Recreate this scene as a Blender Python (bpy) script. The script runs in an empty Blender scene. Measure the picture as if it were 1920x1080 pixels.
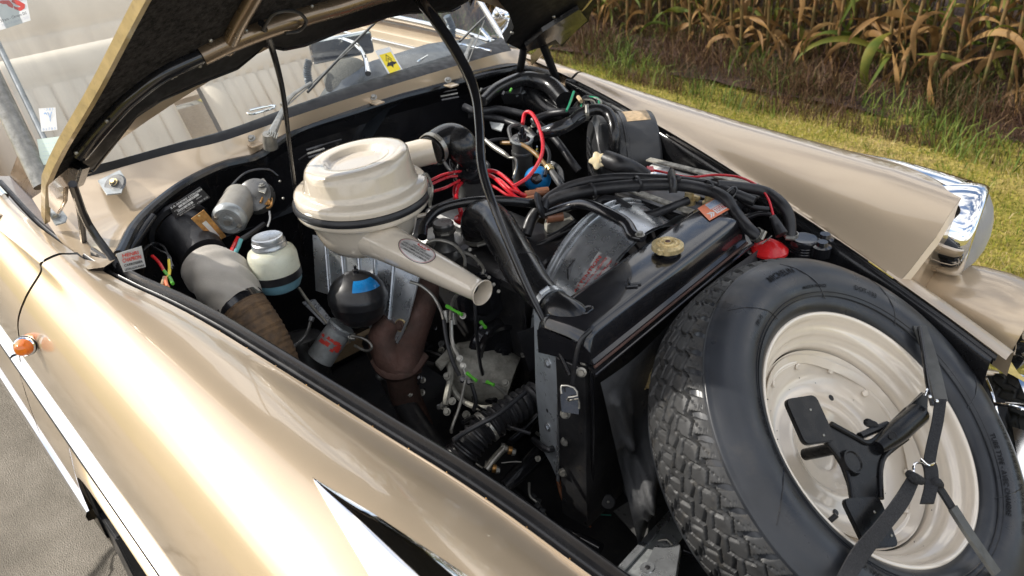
import bpy, bmesh, math, random
import numpy as np
from mathutils import Vector, Matrix
random.seed(7); rng = np.random.default_rng(7)
sc = bpy.context.scene
# ---------------------------------------------------------------- camera, sky, sun, exposure
CAM = np.array([0, 0, 1.56]); FPX = 1483.43
RX = np.array([0.68233218, -0.33679217, 0.64884037]); RY = np.array([0.72819358, 0.39140405, -0.56261619])
RZ = np.array([-0.06447402, 0.85637253, 0.51231747]); ROT = np.array([RX, RY, RZ])   # camera axes in world rows
cam = bpy.data.cameras.new('camera'); co = bpy.data.objects.new('camera', cam); sc.collection.objects.link(co)
cam.sensor_width = 36; cam.lens = FPX * 36 / 1920; cam.clip_start = .05; cam.clip_end = 400
co.matrix_world = Matrix.Translation(Vector(CAM)) @ Matrix([list(r) for r in ROT]).to_4x4()
cam.dof.use_dof = True; cam.dof.focus_distance = 1.45; cam.dof.aperture_fstop = 7
sc.camera = co
SUN = Vector((-.66, -.45, .60)).normalized()
w = bpy.data.worlds.new("World"); sc.world = w; w.use_nodes = True
nt = w.node_tree; nt.nodes.clear()
sky = nt.nodes.new('ShaderNodeTexSky'); sky.sky_type = 'NISHITA'; sky.sun_disc = False
sky.sun_elevation = math.asin(SUN.z); sky.sun_rotation = math.atan2(SUN.x, SUN.y)
sky.dust_density = 1.5
tc = nt.nodes.new('ShaderNodeTexCoord'); mp = nt.nodes.new('ShaderNodeMapping'); mp.inputs['Scale'].default_value = (1.6, 1.6, 4.5)
ns = nt.nodes.new('ShaderNodeTexNoise'); ns.inputs['Scale'].default_value = 1.7; ns.inputs['Detail'].default_value = 9; ns.inputs['Roughness'].default_value = .58
rp = nt.nodes.new('ShaderNodeValToRGB'); rp.color_ramp.elements[0].position = .42; rp.color_ramp.elements[1].position = .56
mx = nt.nodes.new('ShaderNodeMixRGB'); mx.inputs[2].default_value = (8.5, 8.3, 8.1, 1)
bg = nt.nodes.new('ShaderNodeBackground'); bg.inputs['Strength'].default_value = .15
wo = nt.nodes.new('ShaderNodeOutputWorld')
L = nt.links.new
L(tc.outputs['Generated'], mp.inputs[0]); L(mp.outputs[0], ns.inputs['Vector']); L(ns.outputs[0], rp.inputs[0])
L(rp.outputs[0], mx.inputs[0]); L(sky.outputs[0], mx.inputs[1]); L(mx.outputs[0], bg.inputs[0]); L(bg.outputs[0], wo.inputs[0])
sl = bpy.data.lights.new('sun', 'SUN'); sl.energy = 3.4; sl.angle = math.radians(.6); sl.color = (1, .955, .88)
so = bpy.data.objects.new('sun', sl); sc.collection.objects.link(so)
so.rotation_euler = SUN.to_track_quat('Z', 'Y').to_euler(); so.location = (0, 0, 6)
sc.view_settings.view_transform = 'Standard'; sc.view_settings.look = 'None'; sc.view_settings.gamma = 1
sc.view_settings.exposure = .55

# ---------------------------------------------------------------- helpers
def V(*a): return np.array(a, float)
def unit(v): v = np.asarray(v, float); return v / (np.linalg.norm(v) + 1e-12)
def P(px, py, z=None, x=None, y=None):
    """the place in the scene, on a plane of given height (or x or y), seen at photo pixel px, py"""
    r = ROT @ np.array([px - 960, -(py - 540), -FPX])
    t = (z - CAM[2]) / r[2] if z is not None else (x - CAM[0]) / r[0] if x is not None else (y - CAM[1]) / r[1]
    return CAM + r * t
def dep(p): return float(-(ROT.T @ (np.asarray(p) - CAM))[2])
def R_(rpx, p): return rpx * dep(p) / FPX
def PP(l): return [P(a[0], a[1], a[2]) for a in l]
def cat(pts, n=6):
    p = [np.asarray(q, float) for q in pts]
    if len(p) < 3: return [p[0] + (p[-1] - p[0]) * t for t in np.linspace(0, 1, n + 1)]
    p = [2 * p[0] - p[1]] + p + [2 * p[-1] - p[-2]]
    out = []
    for i in range(1, len(p) - 2):
        a, b, c, d = p[i - 1:i + 3]
        for t in np.arange(n) / n:
            out.append(.5 * (2 * b + (c - a) * t + (2 * a - 5 * b + 4 * c - d) * t * t + (3 * b - a - 3 * c + d) * t ** 3))
    out.append(p[-2]); return out
def join(*gs):
    v = []; f = []
    for g in gs:
        o = len(v); v += [tuple(x) for x in g[0]]; f += [tuple(i + o for i in q) for q in g[1]]
    return v, f
def grid(rows, close=False, flip=False):
    n = len(rows[0]); v = [tuple(p) for r in rows for p in r]; f = []
    for i in range(len(rows) - 1):
        for j in range(n if close else n - 1):
            k = (j + 1) % n; q = (i * n + j, i * n + k, (i + 1) * n + k, (i + 1) * n + j)
            f.append(q[::-1] if flip else q)
    return v, f
def tube(pts, r, n=12, sm=6, caps=True, flat=1.0):
    if np.isscalar(r): r = [r] * len(pts)
    q = cat([np.append(p, rr) for p, rr in zip(pts, r)], sm) if sm else [np.append(p, rr) for p, rr in zip(pts, r)]
    c = [a[:3] for a in q]; rr = [max(a[3], 1e-4) for a in q]
    rows = []; t = unit(c[1] - c[0]); u = unit(np.cross(t, V(0, 0, 1) if abs(t[2]) < .9 else V(1, 0, 0)))
    for i, p in enumerate(c):
        t = unit(c[min(i + 1, len(c) - 1)] - c[max(i - 1, 0)]); u = unit(u - t * (u @ t)); w_ = np.cross(t, u)
        rows.append([p + rr[i] * (u * math.cos(a) * flat + w_ * math.sin(a)) for a in np.arange(n) * 2 * math.pi / n])
    v, f = grid(rows, True)
    if caps:
        f.append(tuple(range(n))[::-1]); f.append(tuple(range(len(v) - n, len(v))))
    return v, f
def frame(zaxis, xh=(1, 0, 0)):
    z = unit(zaxis); x = np.asarray(xh, float)
    if abs(unit(x) @ z) > .98: x = V(0, 1, 0)
    x = unit(x - z * (x @ z)); return np.array([x, np.cross(z, x), z])
def lathe(o, axis, prof, n=40, xh=(1, 0, 0), a0=0, a1=2 * math.pi, fn=None):
    F = frame(axis, xh); o = np.asarray(o, float); full = abs(a1 - a0 - 2 * math.pi) < 1e-6
    A = a0 + (a1 - a0) * np.arange(n if full else n + 1) / n
    rows = []
    for r, h in prof:
        rows.append([o + F[0] * r * math.cos(a) * (fn(a) if fn else 1) + F[1] * r * math.sin(a) * (fn(a) if fn else 1) + F[2] * h for a in A])
    return grid(rows, full, flip=False)
def box(c, s, F=None, bev=.0):
    bm = bmesh.new(); bmesh.ops.create_cube(bm, size=1)
    for v in bm.verts: v.co = Vector((v.co.x * s[0], v.co.y * s[1], v.co.z * s[2]))
    if bev: bmesh.ops.bevel(bm, geom=bm.edges[:], offset=bev, segments=3, affect='EDGES', profile=.6)
    bm.verts.index_update(); F = np.eye(3) if F is None else F; c = np.asarray(c, float)
    v = [tuple(c + F[0] * a.co.x + F[1] * a.co.y + F[2] * a.co.z) for a in bm.verts]; f = [tuple(x.index for x in a.verts) for a in bm.faces]
    bm.free(); return v, f
def slab(outline, thick, bev=0):
    """planar outline (3d points) given thickness along vector thick"""
    o = [np.asarray(p, float) for p in outline]; th = np.asarray(thick, float); n = len(o)
    v = [tuple(p) for p in o] + [tuple(p + th) for p in o]
    f = [tuple(range(n)), tuple(range(2 * n - 1, n - 1, -1))] + [(i, i + n, (i + 1) % n + n, (i + 1) % n) for i in range(n)]
    if bev:
        bm = bmesh.new(); bv = [bm.verts.new(p) for p in v]
        for q in f: bm.faces.new([bv[i] for i in q])
        bmesh.ops.recalc_face_normals(bm, faces=bm.faces[:])
        bmesh.ops.bevel(bm, geom=bm.edges[:], offset=bev, segments=2, affect='EDGES')
        bm.verts.index_update(); v = [tuple(a.co) for a in bm.verts]; f = [tuple(x.index for x in a.verts) for a in bm.faces]; bm.free()
    return v, f
def ribbon(pts, wv, th, sm=5, edge=.25):
    """a strap: pts centreline, wv width vector(s) full width, th thickness"""
    if not isinstance(wv, list): wv = [wv] * len(pts)
    q = cat([np.concatenate([p, w_]) for p, w_ in zip(pts, wv)], sm); rows = []
    for i, a in enumerate(q):
        c = a[:3]; w_ = a[3:]; t = unit(q[min(i + 1, len(q) - 1)][:3] - q[max(i - 1, 0)][:3]); n = unit(np.cross(t, w_)) * th / 2
        h = w_ / 2
        rows.append([c - h, c - h * .94 + n, c + h * .94 + n, c + h, c + h * .94 - n, c - h * .94 - n])
    v, f = grid(rows, True); f.append(tuple(range(6))); f.append(tuple(range(len(v) - 1, len(v) - 7, -1))); return v, f
def dome(o, axis, r, h, n=14):
    return lathe(o, axis, [(0, h), (r * .45, h * .93), (r * .8, h * .6), (r, .0), (r, -h * .3)], n)
def hexbolt(o, axis, r, h):
    return join(lathe(o, axis, [(0, h), (r * .92, h), (r, h * .8), (r, 0)], 6), lathe(o, axis, [(r * .9, .0006 + h * .12), (r * 1.55, h * .12), (r * 1.6, 0)], 18))
ROOT = {}
def setp(o, label=None, cat_=None, group=None, kind=None):
    if label: o['label'] = label
    if cat_: o['category'] = cat_
    if group: o['group'] = group
    if kind: o['kind'] = kind
    return o
def thing(name, label, cat_, loc=(0, 0, 0), group=None):
    o = bpy.data.objects.new(name, None); sc.collection.objects.link(o); o.location = loc; o.empty_display_size = .05
    ROOT[o.name] = np.array(loc, float); return setp(o, label, cat_, group)
def part(name, g, m, parent=None, label=None, smooth=True, ang=35, kind=None):
    off = ROOT[parent.name] if parent else np.zeros(3)
    me = bpy.data.meshes.new(name); v = np.asarray(g[0], float) - off
    me.from_pydata([tuple(p) for p in v], [], g[1])
    bm = bmesh.new(); bm.from_mesh(me); bmesh.ops.remove_doubles(bm, verts=bm.verts[:], dist=1e-6); bmesh.ops.recalc_face_normals(bm, faces=bm.faces[:]); bm.to_mesh(me); bm.free()
    if smooth:
        me.shade_smooth()
        if ang < 180: me.set_sharp_from_angle(angle=math.radians(ang))
    me.materials.append(m)
    o = bpy.data.objects.new(name, me); sc.collection.objects.link(o)
    if parent: o.parent = parent
    ROOT[o.name] = off; return setp(o, label, kind=kind)
def textgeo(s, size, o, xd, yd, lift=.0004, extrude=0, bold=0, sx=1.0, align='CENTER', fn=None):
    cu = bpy.data.curves.new('t', 'FONT'); cu.body = s; cu.size = size; cu.align_x = align; cu.align_y = 'CENTER'; cu.offset = bold; cu.extrude = extrude; cu.resolution_u = 2
    ob = bpy.data.objects.new('t', cu); sc.collection.objects.link(ob); dg = bpy.context.evaluated_depsgraph_get()
    me = bpy.data.meshes.new_from_object(ob.evaluated_get(dg)); xd = unit(xd); yd = unit(yd); n = np.cross(xd, yd)
    v = [tuple(np.asarray(o) + xd * a.co.x * sx + yd * a.co.y + n * (lift + a.co.z)) if fn is None else tuple(fn(a.co.x * sx, a.co.y)) for a in me.vertices]
    f = [tuple(p.vertices) for p in me.polygons]
    bpy.data.objects.remove(ob); bpy.data.meshes.remove(me); return v, f

# ---------------------------------------------------------------- materials
def mat(name, col, rough=.5, metal=0, coat=0, var=.12, vs=18, bump=0, bs=200, col2=None, spec=.5, dirt=0, rv=.25, ds=55, trans=0, ior=1.45, sheen=0, sss=0):
    m = bpy.data.materials.new(name); m.use_nodes = True; t = m.node_tree; b = t.nodes['Principled BSDF']; K = t.links.new
    b.inputs['Metallic'].default_value = metal; b.inputs['Coat Weight'].default_value = coat; b.inputs['Coat Roughness'].default_value = .04
    b.inputs['Specular IOR Level'].default_value = spec; b.inputs['Transmission Weight'].default_value = trans; b.inputs['IOR'].default_value = ior
    b.inputs['Sheen Weight'].default_value = sheen
    if sss: b.inputs['Subsurface Weight'].default_value = sss; b.inputs['Subsurface Radius'].default_value = (.02, .015, .01)
    c = t.nodes.new('ShaderNodeTexCoord'); n = t.nodes.new('ShaderNodeTexNoise'); n.inputs['Scale'].default_value = vs; n.inputs['Detail'].default_value = 6; n.inputs['Roughness'].default_value = .6
    K(c.outputs['Object'], n.inputs['Vector'])
    r = t.nodes.new('ShaderNodeValToRGB'); a = np.array(col); a2 = np.array(col2) if col2 is not None else a * (1 + var)
    a1 = a if col2 is not None else a * (1 - var)
    r.color_ramp.elements[0].position = .36; r.color_ramp.elements[0].color = (*a1, 1); r.color_ramp.elements[1].position = .64; r.color_ramp.elements[1].color = (*np.minimum(a2, .95), 1)
    K(n.outputs[0], r.inputs[0]); out = r.outputs[0]
    if dirt:
        n2 = t.nodes.new('ShaderNodeTexNoise'); n2.inputs['Scale'].default_value = ds; n2.inputs['Detail'].default_value = 8; n2.inputs['Roughness'].default_value = .7
        K(c.outputs['Object'], n2.inputs['Vector']); r2 = t.nodes.new('ShaderNodeValToRGB'); r2.color_ramp.elements[0].position = .54; r2.color_ramp.elements[1].position = .72
        x = t.nodes.new('ShaderNodeMixRGB'); x.inputs[2].default_value = (.10, .085, .065, 1); ml = t.nodes.new('ShaderNodeMath'); ml.operation = 'MULTIPLY'; ml.inputs[1].default_value = dirt
        K(n2.outputs[0], r2.inputs[0]); K(r2.outputs[0], ml.inputs[0]); K(ml.outputs[0], x.inputs[0]); K(out, x.inputs[1]); out = x.outputs[0]
    K(out, b.inputs['Base Color'])
    mr = t.nodes.new('ShaderNodeMapRange'); mr.inputs[1].default_value = .3; mr.inputs[2].default_value = .7; mr.inputs[3].default_value = rough * (1 - rv); mr.inputs[4].default_value = min(1, rough * (1 + rv))
    n3 = t.nodes.new('ShaderNodeTexNoise'); n3.inputs['Scale'].default_value = vs * 2.3; n3.inputs['Detail'].default_value = 5; K(c.outputs['Object'], n3.inputs['Vector'])
    K(n3.outputs[0], mr.inputs[0]); K(mr.outputs[0], b.inputs['Roughness'])
    if bump:
        n4 = t.nodes.new('ShaderNodeTexNoise'); n4.inputs['Scale'].default_value = bs; n4.inputs['Detail'].default_value = 4; K(c.outputs['Object'], n4.inputs['Vector'])
        bp = t.nodes.new('ShaderNodeBump'); bp.inputs['Strength'].default_value = bump; bp.inputs['Distance'].default_value = .002; K(n4.outputs[0], bp.inputs['Height']); K(bp.outputs[0], b.inputs['Normal'])
    return m
PAINT = mat('champagne_paint', (.565, .445, .31), .31, .46, 1, .03, 3, 0, rv=.08, dirt=.05, ds=260)
BRONZE = mat('bronze_frame_paint', (.23, .165, .105), .3, .65, .7, .08, 12)
GOLD = mat('gold_edge_paint', (.50, .38, .20), .4, .4, .5, .12, 40, dirt=.4)
BEIGE = mat('beige_enamel', (.62, .545, .44), .2, 0, 1, .04, 9, dirt=.16, ds=70)
RIMP = mat('rim_paint', (.76, .67, .55), .22, .10, 1, .03, 8, dirt=.08, ds=24)
BLK = mat('black_gloss', (.012, .012, .014), .22, 0, .5, .2, 20, dirt=.12)
SATIN = mat('black_satin', (.018, .018, .020), .38, 0, .15, .2, 30, dirt=.25)
RUB = mat('black_rubber', (.016, .016, .018), .40, 0, 0, .2, 25, bump=.15, bs=300, dirt=.2)
RUBG = mat('shiny_rubber', (.010, .010, .011), .25, 0, .2, .2, 14, dirt=.06)
TYRE = mat('tyre_rubber', (.020, .022, .026), .36, 0, .0, .3, 7, bump=.05, bs=260, dirt=.28, ds=12, rv=.35)
TREAD = mat('tread_rubber', (.030, .030, .030), .56, 0, 0, .3, 30, bump=.12, bs=200, dirt=.4)
DARK = mat('dark_bay', (.020, .020, .021), .36, 0, 0, .35, 15, bump=.3, bs=60, dirt=.35)
ALU = mat('aluminium', (.52, .54, .56), .30, .8, 0, .12, 22, bump=.08, bs=90, dirt=.14, ds=110)
PLATE = mat('scratched_plate', (.50, .54, .57), .33, .55, 0, .10, 30, bump=.1, bs=60, dirt=.12)
ALUD = mat('dull_aluminium', (.40, .42, .42), .42, .6, 0, .2, 30, bump=.3, bs=120, dirt=.6)
CAST = mat('cast_metal', (.30, .29, .25), .55, .35, 0, .25, 40, bump=.5, bs=180, dirt=.75)
ZINC = mat('zinc', (.30, .29, .26), .38, .7, 0, .2, 60, dirt=.4)
CHROME = mat('chrome', (.78, .79, .80), .06, 1, 0, .03, 20, rv=.3)
SEALM = mat('weathered_seal', (.010, .010, .011), .5, 0, 0, .2, 25, dirt=.1, spec=.35)
HOODB = mat('bonnet_black', (.007, .007, .008), .55, 0, 0, .2, 20, spec=.25)
RUBA = mat('aged_rubber', (.075, .075, .07), .5, 0, 0, .2, 40, dirt=.3)
TYRL = mat('lettering_rubber', (.006, .006, .007), .6, spec=.2)
CLAMPB = mat('clamp_black', (.006, .0062, .007), .28, 0, 0, .2, 20, spec=.3, dirt=.06)
BRASS = mat('brass', (.66, .52, .27), .42, .6, 0, .22, 90, bump=.4, bs=500, dirt=.55, ds=120)
CANM = mat('grey_canister', (.11, .11, .108), .32, .4, .1, .25, 15, bump=.08, bs=60, dirt=.3)
RUST = mat('rusty_manifold', (.085, .055, .045), .7, .3, 0, .4, 22, bump=.7, bs=140, col2=(.13, .07, .055))
RED = mat('red_plastic', (.62, .018, .02), .25, 0, .3, .08, 30)
REDW = mat('red_wire', (.55, .015, .025), .3, 0, .2, .1, 50)
BLUE = mat('blue_paint', (.01, .19, .48), .28, 0, .4, .1, 20)
GREEN = mat('green_plastic', (.10, .42, .04), .35)
TAN = mat('tan_plastic', (.50, .36, .21), .5, var=.2, vs=80)
ORNG = mat('orange_lens', (.85, .20, .01), .12, 0, .8, .1, 40, trans=.25)
CREAM = mat('cream_plastic', (.68, .57, .36), .35, 0, .1, .1, 20, sss=.2)
JAR = mat('milky_plastic', (.66, .66, .53), .34, 0, .2, .16, 14, sss=.25, dirt=.25)
JARB = mat('blue_fluid_plastic', (.12, .24, .29), .35, 0, .1, .15, 20, sss=.15)
CLOTH = mat('grey_fabric', (.40, .365, .315), .5, 0, 0, .07, 20, bump=.15, bs=300, sheen=.2)
BROWNM = mat('brown_mesh_hose', (.11, .075, .05), .6, .2, 0, .5, 60, bump=.9, bs=500, col2=(.22, .135, .07))
FELT = mat('dark_felt', (.026, .024, .024), .95, 0, 0, .6, 90, bump=1.0, bs=350, spec=.15)
VINYL = mat('black_vinyl', (.040, .041, .043), .36, 0, 0, .15, 20, bump=.7, bs=700)
STRAP = mat('black_webbing', (.016, .016, .018), .75, 0, 0, .25, 200, bump=.6, bs=900)
SEAT = mat('cream_leather', (.64, .55, .44), .45, 0, .05, .06, 5, bump=.1, bs=200)
SEAT2 = mat('tan_carpet', (.40, .29, .17), .8, 0, 0, .12, 60, bump=.4, bs=400)
WHITE = mat('white_print', (.72, .72, .70), .4, var=.04)
SILV = mat('silver_foil', (.62, .62, .61), .4, .55, 0, .08, 40, dirt=.2)
BLKP = mat('black_print', (.02, .02, .022), .45)
REDP = mat('red_print', (.55, .05, .035), .45)
ORGP = mat('orange_print', (.78, .22, .10), .42, dirt=.15)
GREYP = mat('pale_grey_print', (.55, .56, .60), .45)
YELP = mat('yellow_print', (.85, .66, .03), .4)
COPP = mat('copper_plate', (.42, .22, .07), .45, .6, 0, .3, 120, dirt=.3)
DRUM = mat('drum_plastic', (.034, .035, .037), .40, 0, .1, .2, 12, bump=.1, bs=80, dirt=.22)
SPEAK = mat('grey_cloth', (.13, .125, .11), .95, 0, 0, .4, 300, bump=.8, bs=600)
BATM = mat('battery_case', (.022, .022, .024), .38, var=.3, dirt=.35)
OLDW = mat('oxidised_strip', (.36, .34, .29), .6, .4, 0, .5, 60, bump=.5, bs=200, dirt=.7)
BROWNP = mat('brown_plug', (.30, .13, .07), .4, .1, .1, .15, 50)
GREENL = mat('pale_green_paper', (.60, .70, .62), .6, var=.05)
BLUEP = mat('pale_blue_print', (.30, .42, .62), .5)

def glassy(name, tint, mixw, rough=.0, haze=0):
    m = bpy.data.materials.new(name); m.use_nodes = True; t = m.node_tree; t.nodes.clear(); K = t.links.new
    o = t.nodes.new('ShaderNodeOutputMaterial'); g = t.nodes.new('ShaderNodeBsdfGlossy'); g.inputs['Roughness'].default_value = rough
    tr = t.nodes.new('ShaderNodeBsdfTransparent'); tr.inputs[0].default_value = (*tint, 1); fr = t.nodes.new('ShaderNodeFresnel'); fr.inputs[0].default_value = mixw
    mm = t.nodes.new('ShaderNodeMixShader'); K(fr.outputs[0], mm.inputs[0]); K(tr.outputs[0], mm.inputs[1]); K(g.outputs[0], mm.inputs[2]); 
    df = t.nodes.new('ShaderNodeBsdfDiffuse'); df.inputs[0].default_value = (.8, .8, .8, 1); m2 = t.nodes.new('ShaderNodeMixShader'); m2.inputs[0].default_value = haze; K(mm.outputs[0], m2.inputs[1]); K(df.outputs[0], m2.inputs[2]); K(m2.outputs[0], o.inputs[0]); return m
GLASS = glassy('windscreen_glass', (.90, .94, .93), 1.55, haze=.045)  # pale sky reflection painted into the glass as a little white diffuse haze
LENS = glassy('lamp_glass', (.95, .96, .96), 1.5, .05, haze=.32)

# ================================================================ the car
YC = .92
car = thing('vintage_convertible', 'champagne gold open-top vintage car with its bonnet raised over the engine', 'car', (-1.9, YC, 0))
def tab(x, xs, ys): return float(np.interp(x, xs, ys))
XS = [-2.2, -1.7, -1.4, -1.2, -1.0, -.8, -.6, -.45, -.3, -.1, .1]
GY = [.235, .232, .272, .327, .366, .408, .452, .475, .505, .545, .59]
GZ = [.975, .945, .912, .896, .867, .832, .796, .758, .72, .66, .60]
def gy(x):   # smoothed gutter
    return sum(tab(x + d, XS, GY) for d in (-.08, -.04, 0, .04, .08)) / 5
def gz(x): return sum(tab(x + d, XS, GZ) for d in (-.08, -.04, 0, .04, .08)) / 5
def prof(x):
    y, z = gy(x), gz(x); k = tab(x, [-1.8, -1.0, -.4], [0, .6, 1])
    cy = tab(x, [-1.8, -1.4, -1.0, -.6, -.3], [.175, .212, .25, .29, .315]); cz = tab(x, [-1.8, -1.4, -1.0, -.6, -.35, 0], [.937, .921, .903, .892, .872, .83])
    pts = [(y, z), (y - .012, z + .004), (.5 * (y + cy), .5 * (z + cz) + .006 + .006 * k), (cy, cz), (.205 - .01, cz - .020), (.160, cz - .065), (.137, cz - .13), (.129, .70), (.125, .62)]
    return cat([V(0, a, b) for a, b in pts], 6)
def F(x, side=1):
    q = prof(x); return [V(x, a[1] if side == 1 else 2 * YC - a[1], a[2]) for a in q]
NS = len(prof(-1))
# seam between door and wing: x per profile station
def seamx(j):
    u = j / (NS - 1); return sum(tab(u + d_, [0, .3, .55, .7, .82, .92, 1], [-1.50, -1.505, -1.515, -1.55, -1.62, -1.71, -1.80]) for d_ in (-.1, -.05, 0, .05, .1)) / 5
def endx(j):
    u = j / (NS - 1); return tab(u, [0, .09, .0901, .25, .5, .62, .8, 1], [-.26, -.27, -.475, -.452, -.450, -.49, -.60, -.66]) if CURS == -1 else -.36
def panel(xa, xb, side, n=60):
    rows = []
    for i in range(n + 1):
        t = i / n; row = []
        for j in range(NS):
            a = xa(j); b = xb(j); x = a + (b - a) * t; p = prof_cache(x)[j]; row.append(V(x, p[1] if side == 1 else 2 * YC - p[1], p[2]))
        rows.append(row)
    return grid(rows)
_pc = {}
def prof_cache(x):
    k = round(x, 3)
    if k not in _pc: _pc[k] = prof(k)
    return _pc[k]
def turned(row_first, row_last, inward): ...
for side in (1, -1):
    s = side; CURS = side; my = (lambda y: y) if s == 1 else (lambda y: 2 * YC - y)
    fen = part('front_wing', panel(seamx, endx, s, 90), PAINT, car, 'front wing in sun nearest the camera' if s == 1 else 'front wing on the grass side')
    js = range(3, 38); e0 = []
    for j in js: x = endx(j) if j > 4 else -.475; p_ = prof_cache(round(x, 3))[j]; e0.append(V(x, my(p_[1]), p_[2]))
    part('wing_front_return', grid([[p_ + V(0, 0, -.001) for p_ in e0], [p_ + V(.006, 0, -.016) for p_ in e0], [p_ + V(-.012, 0, -.10) for p_ in e0], [V(p_[0] - .02, p_[1], .56) for p_ in e0]]), PAINT, fen)
    # lower wing below the trim, with a wheel opening
    low = []
    for i in range(61):
        x = -1.84 + (1.41 if s == 1 else 1.17) * i / 60
        arch = .30 + (.288 * max(0, 1 - abs((x + 1.10) / .40) ** 4) ** .4 if abs(x + 1.10) < .40 else 0)
        row = []
        for t in np.linspace(0, 1, 8):
            z = .598 + (max(.30, min(arch, .592)) - .598) * t if abs(x + 1.10) < .40 else .598 + (.345 - .598) * t
            row.append(V(x, my(.125 - .022 * math.sin(t * 1.5) ), z))
        low.append(row)
    part('lower_wing_panel', grid(low), PAINT, fen)
    dr = part('door', panel(lambda j: -3.2, lambda j: seamx(j) - .009, s, 50), PAINT, car)
    part('lower_door_panel', grid([[V(x, my(.125 - .022 * math.sin(t * 1.5)), .598 + (.345 - .598) * t) for t in np.linspace(0, 1, 6)] for x in (-3.2, -1.85)]), PAINT, dr)
    part('seam_gap', grid([[V(seamx(j) - .004 + d, my(0) if 0 else (prof_cache(round(seamx(j), 3))[j][1] + .006 if s == 1 else 2 * YC - prof_cache(round(seamx(j), 3))[j][1] - .006), prof_cache(round(seamx(j), 3))[j][2] - .006) for j in range(NS)] for d in (-.02, .02)]), BLKP, fen)
    # side mouldings in chrome
    for x0, x1 in ((-3.2, -1.815), (-1.805, -.42 if s == 1 else -.66)):
        rows = [[V(x, my(.125 + a), .612 + b) for a, b in ((.004, .009), (-.006, .009), (-.011, .006), (-.009, .003), (-.001, .001), (-.001, -.004), (-.008, -.006), (-.010, -.010), (-.004, -.013), (.004, -.014))] for x in (x0, (x0 + x1) / 2, x1)]
        part('side_moulding', grid(rows), CHROME, fen if x0 > -1.9 else dr, ang=50)
    part('moulding_groove', tube([V(-3.2, my(.1145), .6095), V(-.42 if s == 1 else -.66, my(.1145), .6095)], .0022, 6, 1), RUB, car)
    rows = [[V(x, my(.102 + a), .375 + b) for a, b in ((.01, .012), (-.004, .011), (-.009, .002), (-.008, -.012), (.01, -.016))] for x in (-3.2, -2.0, -1.50)]
    part('sill_moulding', grid(rows), CHROME, car, ang=50)
    part('sill_panel', grid([[V(x, my(.104), .36), V(x, my(.115), .28), V(x, my(.15), .22)] for x in (-3.2, -1.48)]), PAINT, car)
    # wheel opening lining and mud flap
    a = [V(-1.10 + .400 * math.copysign(abs(math.cos(t)) ** .6, math.cos(t)), my(.116), .30 + .280 * math.sin(t) ** .6) for t in np.linspace(math.pi, 0, 40)]
    part('wheel_arch_lining', grid([[p for p in a], [p + V(0, .30 * s, -.02) for p in a]]), DARK, car)
    part('arch_lip', tube(a, .005, 8, 2), SATIN, car)
    part('mud_flap', slab([V(-1.50, my(.115), .37), V(-1.40, my(.115), .37), V(-1.36, my(.115), .22), V(-1.48, my(.115), .19)], V(0, .14 * s, 0), .004), SATIN, car)
    # chrome spear over the headlamp
    sp = []
    for i in range(25):
        t = i / 24; row = []
        x = (-.70 + .26 * t) if s == 1 else (-.80 + .33 * t); q = prof_cache(round(x, 3)); qy = [a_[1] for a_ in q][::-1]; qz = [a_[2] for a_ in q][::-1]
        ya, yb = (.270 - .045 * t ** .9, .270 + .050 * t ** 1.0) if s == 1 else (.178 - .03 * t ** .7, .182 + .105 * t ** 1.9)
        for k in np.linspace(0, 1, 13):
            y = ya + (yb - ya) * k; z = float(np.interp(y, qy, qz)); b = .002 + .011 * math.sin(math.pi * k) * t ** .8
            row.append(V(x, my(y), z + b))
        row = [row[0] + V(0, 0, -.004)] + row + [row[-1] + V(0, 0, -.004)]
        sp.append(row)
    part('headlamp_spear', grid(sp), CHROME, fen)
    # black rubber channel round the bonnet opening
    xs = np.linspace(-1.50, -.05 if s == 1 else -.275, 70); rows = []
    for x in xs:
        y, z = gy(x), gz(x)
        rows.append([V(x, my(y + a), z + b) for a, b in ((-.002, -.004), (.001, -.012), (.005, -.013), (.008, -.004), (.011, -.002), (.014, -.006), (.017, -.013), (.020, -.012), (.023, .001), (.027, .005), (.031, .002), (.033, -.010), (.035, -.035), (.036, -.09))])
    part('bonnet_seal', grid(rows), RUBG, car, 'black rubber channel along the near wing' if s == 1 else 'black rubber channel along the far wing', ang=60)
    rows = [[V(x, my(gy(x) + .035 + .01), gz(x) - .06), V(x, my(gy(x) + .03 - .03), gz(x) - .18), V(x, my(gy(x) - .04), .55), V(x, my(gy(x) - .05), .22)] for x in np.linspace(-1.7, -.0 if s == 1 else -.31, 30)]
    part('inner_wing', grid(rows), DARK, car)
part('bay_floor', box(V(-1.08, YC, .24), (1.7, 1.5, .03)), DARK, car)
# rivets along the near seal
for x in np.linspace(-1.45, -.35, 18):
    part('seal_rivet', dome(V(x, gy(x) + .0065, gz(x) - .0085), (0, -.2, 1), .0014, .001, 8), COPP, car)

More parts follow.
